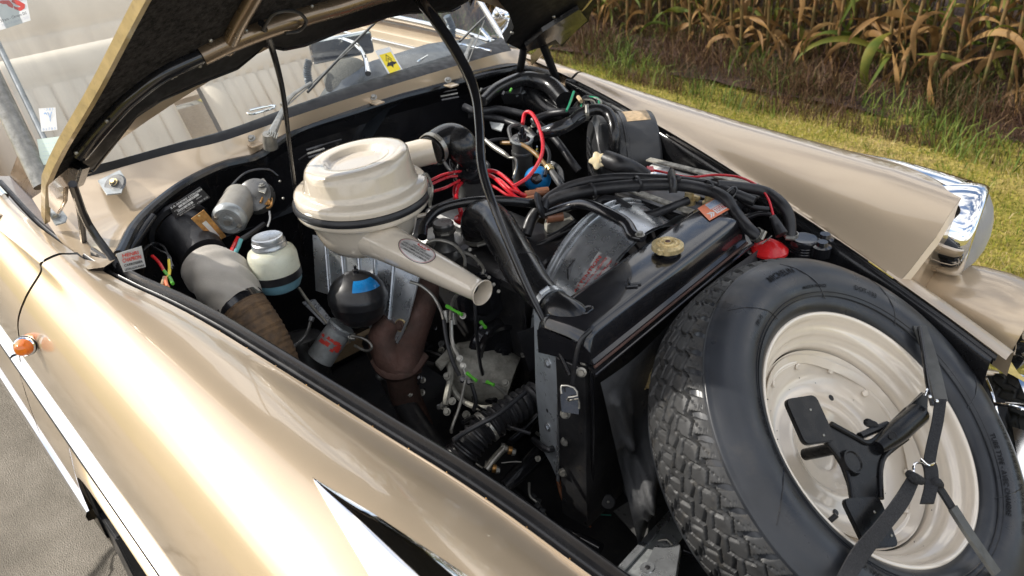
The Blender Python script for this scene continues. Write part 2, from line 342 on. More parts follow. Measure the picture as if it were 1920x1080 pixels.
# ---------------------------------------------------------------- cowl, firewall, windscreen
Apx = [(60, 372, .955), (100, 348, .965), (180, 327, .97), (320, 288, .98), (420, 264, .985), (540, 222, .99), (700, 170, .99), (850, 125, .985), (935, 100, .975), (975, 92, .96)]
Bpx = [(165, 505, .925), (205, 497, .925), (228, 466, .925), (249, 425, .928), (286, 386, .935), (345, 342, .94), (419, 307, .945), (478, 294, .945), (508, 274, .95), (563, 240, .955), (667, 207, .955), (747, 181, .955), (813, 164, .95), (873, 148, .945), (930, 134, .935), (985, 126, .925), (1050, 140, .92)]
A3 = cat(PP(Apx), 5); B3 = cat(PP(Bpx), 4)
def resamp(c, n):
    c = np.array(c); d = np.r_[0, np.cumsum(np.linalg.norm(np.diff(c, axis=0), axis=1))]; t = np.linspace(0, d[-1], n); return [V(*[np.interp(a, d, c[:, k]) for k in range(3)]) for a in t]
A3 = resamp(A3, 60); B3r = resamp(B3, 60)
rows = []
for t in np.linspace(0, 1, 9):
    rows.append([a * (1 - t) + b * t + V(0, 0, -.018 * math.sin(math.pi * t) - .012 * math.sin(math.pi * t) * (i < 18)) for i, (a, b) in enumerate(zip(A3, B3r))])
cowl = part('cowl', grid(rows), PAINT, car, 'gold painted cowl panel under the windscreen')
part('firewall', grid([[p + V(-.002, 0, -.002) for p in B3r], [p + V(-.05, 0, -.06) for p in B3r], [V(-1.72 if p[0] < -1.5 else p[0] - .10, p[1], .55) for p in B3r], [V(-1.72, p[1], .22) for p in B3r]]), BLK, car)
# glossy black lip that follows the opening
part('firewall_seal', tube([p + V(.0, 0, -.004) for p in B3r[3:]], .011, 10, 1), RUBG, car)
wr = [(185, 312, .985), (330, 272, .99), (430, 245, .993), (545, 203, .995), (700, 150, .995), (850, 104, .985), (915, 82, .978), (940, 72, .975)]
G0 = resamp(cat(PP([(88, 330, .975)] + wr), 5), 40)
# windscreen seal and glass
part('windscreen_seal', grid([[a for a in resamp(A3[2:58], 60)], [a * .75 + g * .25 + V(0, 0, .006) for a, g in zip(resamp(A3[2:58], 60), resamp(G0, 60))], [a * .4 + g * .6 + V(0, 0, .009) for a, g in zip(resamp(A3[2:58], 60), resamp(G0, 60))], [g + V(0, 0, .004) for g in resamp(G0, 60)], [g + V(-.01, 0, -.02) for g in resamp(G0, 60)]]), SEALM, car)
up = unit(V(-.62, 0, .78)); H = .42
def scr(u, v):   # windscreen surface
    g = G0[0] * 0 + resamp_g(u); k = (u - .5) * 2; return g + (up * H + V(-.02, -.02 * k, 0)) * v
_G = np.array(G0)
def resamp_g(u):
    t = u * (len(G0) - 1); i = min(int(t), len(G0) - 2); return _G[i] + (_G[i + 1] - _G[i]) * (t - i)
part('windscreen_glass', grid([[scr(u, v) for u in np.linspace(0.01, .995, 50)] for v in np.linspace(0, 1, 10)]), GLASS, car)
part('screen_pillar', join(tube([scr(0, v) + V(-.008, -.012, 0) for v in (-.05, .3, .65, 1)], .016, 12, 4, flat=1.3)), ZINC, car, 'grey windscreen pillar at the left edge')
part('pillar_strip', tube([scr(.012, v) + V(.006, .012, .0) for v in (0, .3, .65, 1)], .006, 10, 4), ALUD, car)
part('screen_pillar', tube([scr(1, v) + V(-.004, .008, 0) for v in (-.03, .3, .65, 1)], .009, 12, 4), CHROME, car)
part('windscreen_header', tube([scr(u, 1) for u in np.linspace(0, 1, 9)], .014, 12, 3), CHROME, car)

# stickers on the glass
def onscr(px, py):
    n = unit(np.cross(scr(.5, 1) - scr(.5, 0), V(0, 1, 0))); best = None
    r = ROT @ np.array([px - 960, -(py - 540), -FPX]); r = unit(r); bs = 1e9
    for u in np.linspace(0.0, 1, 81):
        a = scr(u, 0); d = scr(u, 1) - a
        # closest approach between ray and ruling
        n_ = np.cross(r, d); dist = abs((a - CAM) @ unit(n_))
        if dist < bs:
            bs = dist; M_ = np.array([r, -d, unit(n_)]).T; s_ = np.linalg.solve(M_, a - CAM); best = a + d * s_[1]
    return best
def quadplate(c4, m, name, parent, th=.0006, lift=.0015):
    n = unit(np.cross(c4[1] - c4[0], c4[3] - c4[0])); n = n if n @ (CAM - c4[0]) > 0 else -n
    return part(name, slab([c + n * lift for c in c4], n * th), m, parent, smooth=False), n
def bil(c4, u, v): return c4[0] * (1 - u) * (1 - v) + c4[1] * u * (1 - v) + c4[2] * u * v + c4[3] * (1 - u) * v   # c4: BL BR TR TL
def txt_on(c4, s, u, v, h, m, name, parent, n, sx=1.0, lift=.0026, bold=0, maxw=None):
    xd = unit(c4[1] - c4[0]); yd = unit(c4[3] - c4[0]); yd = unit(yd - xd * (yd @ xd)); Hh = np.linalg.norm(c4[3] - c4[0])
    if np.cross(xd, yd) @ n < 0: pass
    o = bil(c4, u, v) + n * lift; g = textgeo(s, h * Hh, V(0, 0, 0), V(1, 0, 0), V(0, 1, 0), 0, bold=bold * h * Hh)
    vv = np.array(g[0]); Wd = np.linalg.norm(c4[1] - c4[0])
    if maxw: vv[:, 0] *= min(4, maxw * Wd / (vv[:, 0].max() - vv[:, 0].min()))
    v3 = [tuple(o + xd * a[0] + yd * a[1]) for a in vv]; return part(name, (v3, g[1]), m, parent, smooth=False)
q = [onscr(0, 58), onscr(62, 38), onscr(50, -20), onscr(-18, 4)]
s_, n_ = quadplate(q, WHITE, 'windscreen_sticker', car); s_['label'] = 'white sticker with red letters at the top left of the windscreen'
txt_on(q, 'DS', .52, .62, .66, REDP, 'red_letters', s_, n_, maxw=.9, bold=.05)
txt_on(q, '50 ans - Citroen DS', .52, .27, .13, BLKP, 'small_print', s_, n_, maxw=.85)
txt_on(q, 'Paris 8-9 octobre 2005', .54, .12, .12, GREYP, 'small_print', s_, n_, maxw=.88)
q = [onscr(77, 248), onscr(109, 244), onscr(108, 201), onscr(73, 204)]
s_, n_ = quadplate(q, WHITE, 'windscreen_sticker', car); s_['label'] = 'small pale sticker with handwriting'
txt_on(q, "CY", .45, .5, .8, BLUEP, 'handwriting', s_, n_, maxw=.65)
for v_ in (.08, .92): txt_on(q, "0 5 7 8 3", .5, v_, .14, BLUEP, 'small_print', s_, n_, maxw=.8)
q = [onscr(78, 310), onscr(112, 306), onscr(111, 257), onscr(76, 260)]
s_, n_ = quadplate(q, GREENL, 'windscreen_sticker', car); s_['label'] = 'plain pale green paper slip'
for k in range(5): txt_on(q, "- - - - - - -", .5, .2 + k * .15, .12, BLUEP, 'small_print', s_, n_, maxw=.75)
q = [onscr(727, 143), onscr(753, 133), onscr(727, 90), onscr(699, 98)]
s_, n_ = quadplate(q, WHITE, 'windscreen_sticker', car); s_['label'] = 'white and yellow sticker with chevrons low on the windscreen'
yq = [bil(q, .1, .05), bil(q, .9, .05), bil(q, .9, .80), bil(q, .1, .80)]
part('yellow_field', slab([p + n_ * .0022 for p in yq], n_ * .0003), YELP, s_, smooth=False)
for v0 in (.62, .48):
    for a, b in ((.3, .5), (.7, .5)):
        part('chevron', slab([bil(q, a, v0 - .08) + n_ * .003, bil(q, a, v0 - .13) + n_ * .003, bil(q, b, v0 + .1) + n_ * .003, bil(q, b, v0 + .14) + n_ * .003], n_ * .0003), BLKP, s_, smooth=False)
part('black_figure', slab([bil(q, u, v) + n_ * .003 for u, v in ((.15, .32), (.3, .42), (.6, .44), (.85, .38), (.85, .32), (.6, .30), (.5, .2), (.42, .3))], n_ * .0003), BLKP, s_, smooth=False)

# ---------------------------------------------------------------- cabin
def seatback(y0, y1, xt, zt, xb, zb, name, pl, label=None, ptop=.80):
    n = 72; rows = []; tk = .11


    ax = unit(V(xt - xb, 0, zt - zb)); fw = unit(V(-ax[2], 0, ax[0])); fw = fw if fw[0] > 0 else -fw; Ln = np.linalg.norm(V(xt - xb, 0, zt - zb))
    b = V(xb, 0, zb); rows = []
    for j in range(n + 1):
        y = y0 + (y1 - y0) * j / n; e = min(1, (min(y - y0, y1 - y) / .06)); e = math.sqrt(max(0, 1 - (1 - e) ** 2)) if e < 1 else 1
        ph = ((y - y0) / pl) % 1; groove = -.013 * max(0, 1 - abs(ph - .5) / .13) if .07 < (y - y0) and .07 < (y1 - y) else 0
        row = []
        for t, f in ((0, .05), (.2, .06), (.4, .062), (.6, .06), (ptop - .02, .055), (ptop, .045), (ptop + .03, .058), (.93, .05), (.98, .03), (1.0, 0), (.985, -.04), (.9, -.06), (0, -.06)):
            g_ = groove if t < ptop and f > 0 else 0
            row.append(b + ax * Ln * (t if t < .9 else .9 + (t - .9) * (.3 + .7 * e)) + fw * (f * (.35 + .65 * e) + g_) + V(0, y, 0))
        rows.append(row)
    g = grid(rows); return part(name, g, SEAT, car, label, ang=80)
seatback(.36, .955, -3.02, .985, -2.66, .48, 'seat_back', .055, 'cream pleated passenger seat back')
seatback(1.04, 1.60, -2.86, .88, -2.56, .46, 'seat_back', .045, 'cream pleated driver seat back')
seatback(.36, .955, -2.05, .60, -2.62, .52, 'seat_cushion', .055)
seatback(1.0, 1.60, -2.02, .62, -2.62, .52, 'seat_cushion', .05)
part('seat_cushion', box(V(-2.55, YC, .44), (1.2, 1.34, .12), bev=.03), SEAT, car)
seatback(.34, 1.52, -4.00, 1.06, -3.72, .52, 'rear_seat_back', .06, 'cream rear bench back', .66)
part('rear_deck', grid([[V(-4.02, y, 1.04), V(-4.5, y, 1.04), V(-5.2, y, .96)] for y in (.2, .6, 1.2, 1.7)]), PAINT, car)
part('cabin_floor', box(V(-3.0, YC, .30), (2.6, 1.5, .04)), SEAT2, car)
for s, my in ((1, lambda y: y), (-1, lambda y: 2 * YC - y)):
    part('door_trim', grid([[V(x, my(.215), .92), V(x, my(.235), .90), V(x, my(.24), .6), V(x, my(.24), .3)] for x in (-3.4, -2.6, -1.75)]), SEAT, car)
    for z in (.90, .80): part('door_trim_strip', tube([V(-3.3, my(.243), z), V(-1.8, my(.243), z)], .005, 8, 2), CHROME, car)
    part('door_cap', grid([[V(x, my(a), b) for a, b in ((.175, .935), (.19, .95), (.21, .945), (.235, .925), (.24, .90))] for x in (-3.4, -1.75)]), PAINT, car)
    part('door_glass_channel', tube([V(-3.4, my(.185), .952), V(-1.78, my(.185), .952)], .006, 8, 2), ALUD, car)
    part('screen_jamb', grid([[V(x, my(gy(x) + .002), gz(x) - .006), V(x, my(gy(x) + .012), gz(x) - .045), V(x, my(gy(x) + .055), gz(x) - .06), V(x, my(gy(x) + .085), gz(x) - .02)] for x in np.linspace(-2.1, -1.50, 12)]), BRONZE, car)
    part('door_top_chrome', tube([V(-3.4, my(.222), .992), V(-2.2, my(.226), .985), V(-1.80, my(.226), .965)], .007, 10, 3), CHROME, car)
    part('door_edge_rubber', tube([V(x, my(gy(x) + .02), gz(x) - .03) for x in np.linspace(-2.0, -1.52, 6)], .006, 8, 2), RUB, car)
# dashboard: high binnacle before the driver, low shelf for the passenger
dash = part('dashboard', grid([[V(-1.70, y, .955 - .2 * k), V(-1.78, y, .972 - .19 * k), V(-1.9, y, .985 - .2 * k + .02 * (1 - k)), V(-2.0, y, .97 - .2 * k), V(-2.05, y, .93 - .2 * k), V(-2.04, y, .62)] for y, k in ((.28, 1), (.9, 1), (.97, .85), (1.03, .45), (1.10, .15), (1.2, .02), (1.4, 0), (1.58, .1))]), mat('dark_dash', (.022, .026, .032), .35, 0, .2), car)
part('dash_speaker_cover', lathe(P(655, 148, .955), unit(V(.35, -.35, 1)), [(0, .045), (.03, .043), (.055, .030), (.07, .008), (.072, -.02)], 30), SPEAK, car)
part('dash_handle', tube([P(920, 95, .985), P(850, 83, .99), P(790, 112, .985), P(783, 118, .98)], .004, 8, 4), CHROME, car)
part('dash_vent', tube([P(468, 207, .985), P(508, 198, .985), P(514, 202, .985), P(474, 214, .985), P(464, 212, .985)], .003, 8, 2), CHROME, car)
# interior mirror
mc = P(640, 88, x=-1.93)
Fm = np.array([unit(V(.30, 1, .02)), V(0, 0, 0), V(0, 0, 0)]); nm = unit(np.cross(V(0, 0, 1), Fm[0])); nm = nm if nm[0] > 0 else -nm
Fm = np.array([Fm[0], unit(np.cross(nm, Fm[0])), nm])
mir = part('interior_mirror', box(mc, (.175, .062, .022), Fm, .010), CHROME, car)
part('mirror_stalk', tube([P(640, 72, x=-1.91), P(668, 84, x=-1.86), P(684, 108, x=-1.80), P(690, 138, x=-1.74)], [.004, .006, .006, .008], 10, 5), CHROME, mir)
for pts in ([(580, 112), (576, 135), (582, 165)], [(838, 30), (848, 55), (845, 82)]):
    c = cat([P(a, b, x=-2.0) for a, b in pts], 24); part('corrugated_hose', tube(c, [.0105 + .0022 * math.sin(i * 1.9) for i in range(len(c))], 12, 0), mat('blue_grey_hose', (.06, .08, .10), .35) if pts[0][0] == 580 else bpy.data.materials['blue_grey_hose'], car)
# wipers
def wiper(base, knee, tip, blade):
    wp = part('wiper', tube([base, base * .6 + knee * .4 + V(0, 0, .005), knee], [.007, .004, .003], 8, 5, flat=1.6), ZINC, car, None)
    part('wiper_blade', tube(blade, .0032, 8, 3), RUB, wp); bl = [np.asarray(p) + V(.004, -.002, .004) for p in blade]; part('blade_clip', tube(bl, .0016, 6, 3), ZINC, wp)
    part('wiper_linkage', tube([base + V(.01, .006, .0), tip], .0016, 6, 3), ZINC, wp)
    return wp
w1 = wiper(P(530, 198, 1.005), onscr(580, 158) + V(.02, 0, .01), onscr(655, 92) + V(.02, 0, .01), [onscr(572, 178) + V(.012, 0, .008), onscr(640, 106) + V(.014, 0, .01), onscr(706, 42) + V(.012, 0, .008)])
part('wiper_spindle', join(tube([P(531, 205, 1.01), P(508, 255, .995)], [.005, .009], 10, 3, flat=1.2), lathe(P(505, 262, .985), (.3, -.1, 1), [(0, .018), (.012, .016), (.015, 0), (.016, -.02)], 20)), ZINC, w1)
for k in range(5): part('spindle_spring', tube([P(505 + k * 4, 243 + k * 2, 1.012), P(502 + k * 4, 252 + k * 2, 1.014)], .0014, 6, 1), ZINC, w1)
w2 = wiper(P(868, 122, 1.0), onscr(880, 78) + V(.02, 0, .01), onscr(905, 42) + V(.015, 0, .01), [onscr(858, 82) + V(.012, 0, .008), onscr(882, 58) + V(.014, 0, .01), onscr(905, 36) + V(.012, 0, .008)])
part('wiper_spindle', join(tube([P(865, 118, 1.0), P(875, 136, .99)], [.006, .009], 10, 3), lathe(P(876, 134, .98), (.3, -.1, 1), [(0, .016), (.010, .014), (.013, 0), (.013, -.02)], 20)), ZINC, w2)
# cowl fittings
for px, py, z in ((471, 259, .975), (700, 182, .975), (840, 150, .97)):
    p = P(px, py, z); part('cowl_bracket', box(p + V(.012, 0, -.012), (.03, .028, .004), bev=.001), PAINT, car); part('cowl_bolt', hexbolt(p, (.5, -.3, .8), .006, .006), ZINC, car)
p = P(215, 345, .965)
part('hinge_washer', lathe(p, (.35, -.45, .8), [(0, .004), (.006, .008), (.008, .002), (.021, .002), (.024, -.002)], 26), CANM, car)
part('hinge_screw', hexbolt(p + V(.001, -.001, .005), (.35, -.45, .8), .0055, .006), BRASS, car)
part('hinge_tab', slab(PP([(183, 338, .968), (225, 318, .975), (236, 335, .968), (228, 362, .955), (200, 365, .955)]), V(-.004, 0, -.004), .001), ALUD, car)

# ---------------------------------------------------------------- bonnet
HT = math.tan(math.radians(39))
def hz(x, y): return .98 + HT * (x + 1.62) + .07 * (1 - ((y - YC) / .65) ** 2)
def onhood(px, py, dz=0):
    r = unit(ROT @ np.array([px - 960, -(py - 540), -FPX])); g = lambda s: (CAM + r * s)[2] - hz(*(CAM + r * s)[:2]) - dz
    S = np.linspace(.3, 4, 300); a = g(S[0])
    for i in range(299):
        b = g(S[i + 1])
        if a * b < 0: return CAM + r * (S[i] + (S[i + 1] - S[i]) * abs(a) / (abs(a) + abs(b)))
        a = b
    return CAM + r * 2
Lpx = [(136, 326), (173, 320), (207, 277), (253, 217), (300, 187), (367, 157), (443, 128), (475, 102), (493, 84), (533, 92), (573, 84), (640, 57), (693, 43), (727, 30), (763, 23), (847, 20), (877, 3)]
Tpx = [(150, 290), (190, 240), (235, 192), (280, 155), (320, 130), (375, 106), (425, 82), (470, 64), (540, 40), (600, 22), (640, 12), (700, -8), (790, -28), (880, -45)]

Lh = resamp([onhood(*p) for p in Lpx], 120); Th = resamp([onhood(*p, dz=-.012) for p in Tpx], 60)
sd = unit(V(1, 0, HT))
def edgey(x, s):  # side edges of the bonnet: narrow towards the front
    t = (x + 1.62) / 1.05; return YC - s * (.655 - .14 * t - .05 * t * t)
xe = lambda y: -1.62 + .24 * max(0, 1 - ((y - YC) / .66) ** 2)
def hrow(y_, dz, t0=0, n=14):
    """from rear edge to the front tip at relative position y_ in -1..1"""
    out = []
    for t in np.linspace(t0, 1, n):
        yr = YC + y_ * .655; x0 = xe(yr); x1 = -.50 - .10 * y_ * y_; x = x0 + (x1 - x0) * t; tt = (x + 1.62) / 1.05; hw = YC - gy(-1.62 + (x + 1.62) / .777) + .0; hw = min(hw, .66); y = YC + y_ * hw
        out.append(V(x, y, .98 + HT * (x + 1.62) + .07 * (1 - ((y_)) ** 2) - .05 * tt ** 3 + dz))
    return out
bon = part('bonnet', grid([hrow(y, .012) for y in np.linspace(-1.0, 1.0, 36)]), PAINT, car, 'raised bonnet seen from below')
part('bonnet_felt', grid([hrow(y, .004, .07) for y in np.linspace(-.985, .985, 30)]), FELT, bon, 'dark grey felt lining')
for s in (-1, 1):
    a = hrow(.995 * s, -.010, -.045, 22); b = hrow(1.010 * s, -.008, -.045, 22); c = hrow(1.010 * s, .012, -.045, 22)
    part('bonnet_edge', grid([[p + V(0, 0, .012) for p in hrow(.985 * s, 0, -.045, 22)], a, b, c]), GOLD, bon, ang=60)
# black flange along the rear edge, bounded by the photographed outline
Tl = resamp([onhood(*p, dz=-.002) for p in Tpx], 120)
part('rear_flange', grid([[a for a in Lh], [a * .6 + b * .4 + V(0, 0, -.012) for a, b in zip(Lh, Tl)], [b + V(0, 0, -.004) for b in Tl], [b + V(.02, 0, .02) for b in Tl]], ), HOODB, bon, ang=60)
part('rear_flange_lip', tube(Lh[2:118], .004, 8, 1), RUBG, bon)
part('bonnet_frame_tube', tube([Th[i] for i in range(0, 21, 2)], .013, 14, 3, flat=1.0), BLK, bon)
part('bonnet_frame_tube', tube([Th[i] for i in range(20, 60, 3)], .017, 16, 3), BRONZE, bon, 'bronze painted frame tube')
part('bonnet_strut_rib', tube([onhood(425, 92, -.014), onhood(447, 45, -.012), onhood(478, -10, -.012), onhood(520, -90, -.012)], [.014, .013, .013, .013], 14, 4), BRONZE, bon)
for px, py in ((375, 124), (322, 146), (329, 142), (273, 177), (200, 227), (143, 287), (585, 12), (462, 58), (395, 76)):
    part('bonnet_rivet', dome(onhood(px, py, -.020), (.5, -.3, -.6), .0035, .003, 10), ZINC, bon)
part('cable_loop', tube([onhood(490, 45, -.02) + V(0, 0, -.01), onhood(515, 25, -.03), onhood(555, 22, -.04), onhood(574, 40, -.04), onhood(560, 58, -.04), onhood(535, 62, -.04)], .003, 8, 6), RUB, bon)
part('bonnet_cord', tube([onhood(490, 43, -.02), P(508, 85, x=-1.34), P(528, 160, x=-1.36), P(538, 230, x=-1.38), P(546, 300, x=-1.40), P(570, 480, .72)], [.006, .006, .005, .0045, .004, .004], 8, 6), RUBG, car)
# far rear corner of the bonnet with its hinge legs
fc = [(882, 12), (892, -8), (925, -12), (938, 6), (955, 26), (963, 50), (958, 66), (948, 80), (965, 88), (986, 99), (1002, 92), (1046, 82), (1054, 88), (1076, 62), (1104, 40), (1106, 30), (1122, -8), (1125, -70), (1010, -90), (880, -60)]
fco = [onhood(a, b, -.01) for a, b in fc]
part('bonnet_corner_plate', slab(fco, V(-.012, 0, .02)), HOODB, bon, smooth=False)
part('corner_hinge_plate', slab([onhood(a, b, -.03) for a, b in ((1018, 60), (1086, 18), (1102, 38), (1057, 80), (1050, 84), (1042, 74), (1010, 90), (990, 97), (986, 88))], V(-.006, 0, .01)), BLK, bon, smooth=False)
for px, py in ((1038, 32), (1092, 38), (994, 76), (1050, 75), (960, 62)): part('bonnet_rivet', dome(onhood(px, py, -.018), (.5, -.6, -.6), .005, .003, 10), ZINC, bon)
for a, b in (((983, 88), (972, 150)), ((1018, 84), (1046, 155))):
    part('hinge_leg', tube([onhood(a[0], a[1], -.012), P(b[0], b[1], .90)], .012, 10, 2, flat=.9), HOODB, car)
# near hinge leg and bracket
part('hinge_leg', tube([P(136, 345, y=.27), P(165, 420, y=.285), P(222, 500, y=.30)], .007, 8, 3), SATIN, car)
part('hinge_bracket', slab([P(a, b, y=.262) for a, b in ((98, 345), (116, 330), (130, 350), (128, 378), (116, 400), (100, 385))], V(0, -.008, 0), .002), BRONZE, car)
part('hinge_plate', slab([P(a, b, .955) for a, b in ((88, 386), (104, 378), (127, 408), (124, 418), (104, 424), (96, 410))], V(0, 0, .002), .001), ALUD, car)
part('hinge_leg', tube([P(136, 345, y=.28), P(150, 395, y=.29), P(158, 462, y=.29)], .006, 8, 3), SATIN, car)
part('hinge_bolt', hexbolt(P(106, 406, .958), (0, 0, 1), .005, .005), ZINC, car)
part('hinge_bolt', hexbolt(P(98, 386, .958), (0, 0, 1), .005, .005), ZINC, car)
part('hinge_boot', slab([P(a, b, y=.30) for a, b in ((118, 300), (150, 318), (140, 352), (124, 360), (108, 330))], V(0, .02, 0), .004), RUBG, car)
# bonnet prop
prp = [(782, -8, 1.265), (812, 32, 1.24), (845, 80, 1.20), (878, 140, 1.15), (893, 185, 1.12), (899, 240, 1.09), (905, 320, 1.045), (935, 410, .99), (985, 530, .90), (1030, 620, .835), (1068, 702, .775)]
prp3 = PP(prp); rr = [R_(a, p) for a, p in zip((11.5, 11, 10.5, 10, 9.5, 9.2, 9, 8.2, 7, 6.2, 5.6), prp3)]
prop = part('bonnet_prop', tube(prp3, rr, 14, 5), BLK, car, 'long cranked black bonnet prop')
part('prop_groove', tube([p + unit(CAM - p) * r * .92 + V(0, .0, .001) for p, r in zip(prp3[5:], rr[5:])], .0016, 6, 5), RUB, prop)
# ================================================================ engine bay
RIGHT = V(.68233218, .72819358, -.06447402)
def H(name, l, r, m=RUBG, parent=None, n=12, sm=6, label=None, **k):
    """hose through photographed points: l of (px,py,z), r radius in photo pixels (scalar or list)"""
    p = PP(l); rr = [R_(r if np.isscalar(r) else r[i], q) for i, q in enumerate(p)]
    return part(name, tube(p, rr, n, sm, **k), m, parent or car, label)
def clampring(c, ax, r, wd, parent, m=ZINC, screw=True):
    o = part('hose_clamp', lathe(c, ax, [(r, -wd / 2), (r + .0018, -wd / 2), (r + .0018, wd / 2), (r, wd / 2)], 32), m, parent, smooth=True)
    if screw:
        F_ = frame(ax); d = unit(unit(CAM - c) + V(0, 0, .4)); d = unit(d - unit(ax) * (d @ unit(ax)))
        part('clamp_screw', tube([c + d * (r + .004) - np.cross(d, unit(ax)) * .009, c + d * (r + .004) + np.cross(d, unit(ax)) * .009], .004, 10, 1), m, parent)
    return o

# air filter -------------------------------------------------------------
ac = P(678, 356, .93)
af = thing('air_filter', 'round beige air filter housing with a long tapering snorkel', 'air filter', tuple(ac - V(0, 0, .1)))
def tiltlid(g, k=.11, h0=.02):
    v = []
    for p in g[0]:
        d = np.array(p) - ac; t = max(0, min(1, (d[2] - .012) / .05)); v.append((p[0], p[1], p[2] + k * t * (d @ RIGHT)))
    return v, g[1]
UP = (0, 0, 1)
fr = lambda a: 1 + .012 * math.cos(3 * a)
lid = part('lid', tiltlid(lathe(ac, UP, [(0.0, .0600), (.040, .0595), (.052, .0590), (.0575, .0615), (.0625, .0705), (.069, .0740), (.088, .0745), (.0985, .0725), (.1045, .066), (.1075, .054), (.1115, .030), (.114, .019), (.118, .0160), (.128, .0150), (.1335, .011), (.1350, .002), (.1345, -.004)], 90)), BEIGE, af, ang=60)
part('rubber_seal', lathe(ac, UP, [(.130, -.004), (.137, -.005), (.1405, -.010), (.1405, -.015), (.137, -.020), (.130, -.0205)], 80), RUB, af)
part('bowl', lathe(ac, UP, [(.133, -.019), (.1345, -.024), (.1335, -.031), (.128, -.035), (.115, -.037), (.111, -.047), (.104, -.076), (.097, -.096), (.086, -.111), (.068, -.119), (0.0, -.120)], 72, fn=fr), BEIGE, af, ang=60)
s0 = P(668, 425, .862); s1 = P(905, 549, .845); ax = unit(s1 - s0)
Ls = np.linalg.norm(s1 - s0)
snp = [(.052, -.04), (.050, .02), (.0455, .05), (.0385, .10), (.034, .16), (.029, Ls * .62), (.0235, Ls * .85), (.0205, Ls - .018), (.0205, Ls - .010), (.0225, Ls - .003), (.0245, Ls), (.0230, Ls + .001), (.0195, Ls - .006), (.018, Ls - .03), (.017, Ls - .09), (0, Ls - .092)]
part('snorkel', lathe(s0, ax, snp, 56), BEIGE, af, ang=70)
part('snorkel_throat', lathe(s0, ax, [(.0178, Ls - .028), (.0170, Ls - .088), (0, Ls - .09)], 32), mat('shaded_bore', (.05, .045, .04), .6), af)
# oval label wrapped on the snorkel
def srad(h): 
    hs = [p[1] for p in snp[:8]]; rs = [p[0] for p in snp[:8]]; return float(np.interp(h, hs, rs))
FS = frame(ax, UP); lc = P(772, 470, .885); hc = float((lc - s0) @ ax); 
dv = unit(CAM - s0 - ax * hc); dv = unit(dv - ax * (dv @ ax)); upv = unit(dv * .62 + V(0, 0, 1) * .8); upv = unit(upv - ax * (upv @ ax)); sidev = np.cross(ax, upv)
def onsnork(x, y, lift=.0006):   # x along, y round the snorkel (towards upper side)
    h = hc + x; r = srad(h) + lift; a = y / r; return s0 + ax * h + (upv * math.cos(a) + (-sidev if (sidev @ V(0, 0, 1)) < 0 else sidev) * 0 + sgn * sidev * math.sin(a)) * r
sgn = 1 if (sidev @ (V(0, 0, 1) + V(-.5, .5, 0))) > 0 else -1
def oval(a, b, lift, n=40, rings=6):
    rows = [[onsnork(a * math.cos(t) * k, b * math.sin(t) * k, lift) for t in np.arange(n) * 2 * math.pi / n] for k in np.linspace(0.02, 1, rings)]
    return grid(rows, True)
def ring(a, b, a2, b2, lift, n=48):
    return grid([[onsnork(p * math.cos(t), q_ * math.sin(t), lift) for t in np.arange(n) * 2 * math.pi / n] for p, q_ in ((a, b), (a2, b2))], True)
lab = part('oval_label', oval(.047, .0225, .0006), SILV, af)
part('label_border', ring(.047, .0225, .0455, .0213, .0009), BLKP, lab, smooth=False); part('label_inner_border', ring(.0443, .0204, .0437, .0199, .0009), REDP, lab, smooth=False)
for i, (s, y, h, wd) in enumerate((('TOUS LES 10 000 KM', .0068, .0050, .034), ('LAVER LA CARTOUCHE DANS L\'ESSENCE', .0015, .0050, .076), ('ENSUITE LA TREMPER DANS L\'HUILE FLUIDE', -.0042, .0050, .078), ('LA LAISSER EGOUTTER & LA REMONTER', -.0098, .0050, .070))):
    g = textgeo(s, h, V(0, 0, 0), V(1, 0, 0), V(0, 1, 0), 0, bold=.00008); vv = np.array(g[0]); k = wd / (vv[:, 0].max() - vv[:, 0].min())
    part('label_text', ([tuple(onsnork(a[0] * k, y + a[1], .0011)) for a in vv], g[1]), BLKP, lab, smooth=False)
part('brand_oval', grid([[onsnork(.004 + .017 * math.cos(t) * k, .0142 + .0042 * math.sin(t) * k, .0010) for t in np.arange(24) * 2 * math.pi / 24] for k in (.02, 1)], True), REDP, lab, smooth=False)
g = textgeo('MIOFILTRE', .0062, V(0, 0, 0), V(1, 0, 0), V(0, 1, 0), 0, bold=.0003); vv = np.array(g[0]); part('brand_text', ([tuple(onsnork(.004 + a[0] * .75, .0142 + a[1], .0015)) for a in vv], g[1]), WHITE, lab, smooth=False)
# clips
for px in (593, 604):
    part('wire_clip', tube([P(px + 3, 352, .958), P(px, 352, .952), P(px - 5, 362, .945), P(px - 6, 378, .925), P(px - 2, 394, .905), P(px + 4, 398, .90)], .0022, 8, 5), ZINC, af)
part('clip_tongue', slab([P(591, 392, .905), P(601, 394, .905), P(604, 424, .875), P(597, 427, .872)], V(.003, -.003, 0), .001), BEIGE, af)
part('wire_clip', tube([P(793, 329, .955), P(800, 326, .957), P(809, 345, .945), P(811, 362, .93), P(806, 385, .90)], .0022, 8, 5), ZINC, af)
part('clip_tongue', slab([P(802, 352, .935), P(810, 350, .935), P(809, 388, .895), P(804, 388, .895)], V(.002, -.002, 0), .0008), ZINC, af)
b0 = P(771, 408, .865); part('vent_boss', dome(b0, RIGHT, .008, .008), BEIGE, af); part('vent_pipe', tube([b0, P(800, 402, .87)], .0045, 10, 2), BEIGE, af)
for px, py in ((718, 415), (690, 450)): part('drain_hole', dome(P(px, py, .895) if 0 else onsnork(-.10 if px == 718 else -.125, .012 if px == 718 else -.018, -.0005), upv, .0022, .0008, 10), BLKP, af)
o0 = P(745, 298, .935); o1 = P(815, 281, .945); part('outlet_pipe', tube([o0, P(785, 288, .94), o1], .030, 28, 3), BEIGE, af)
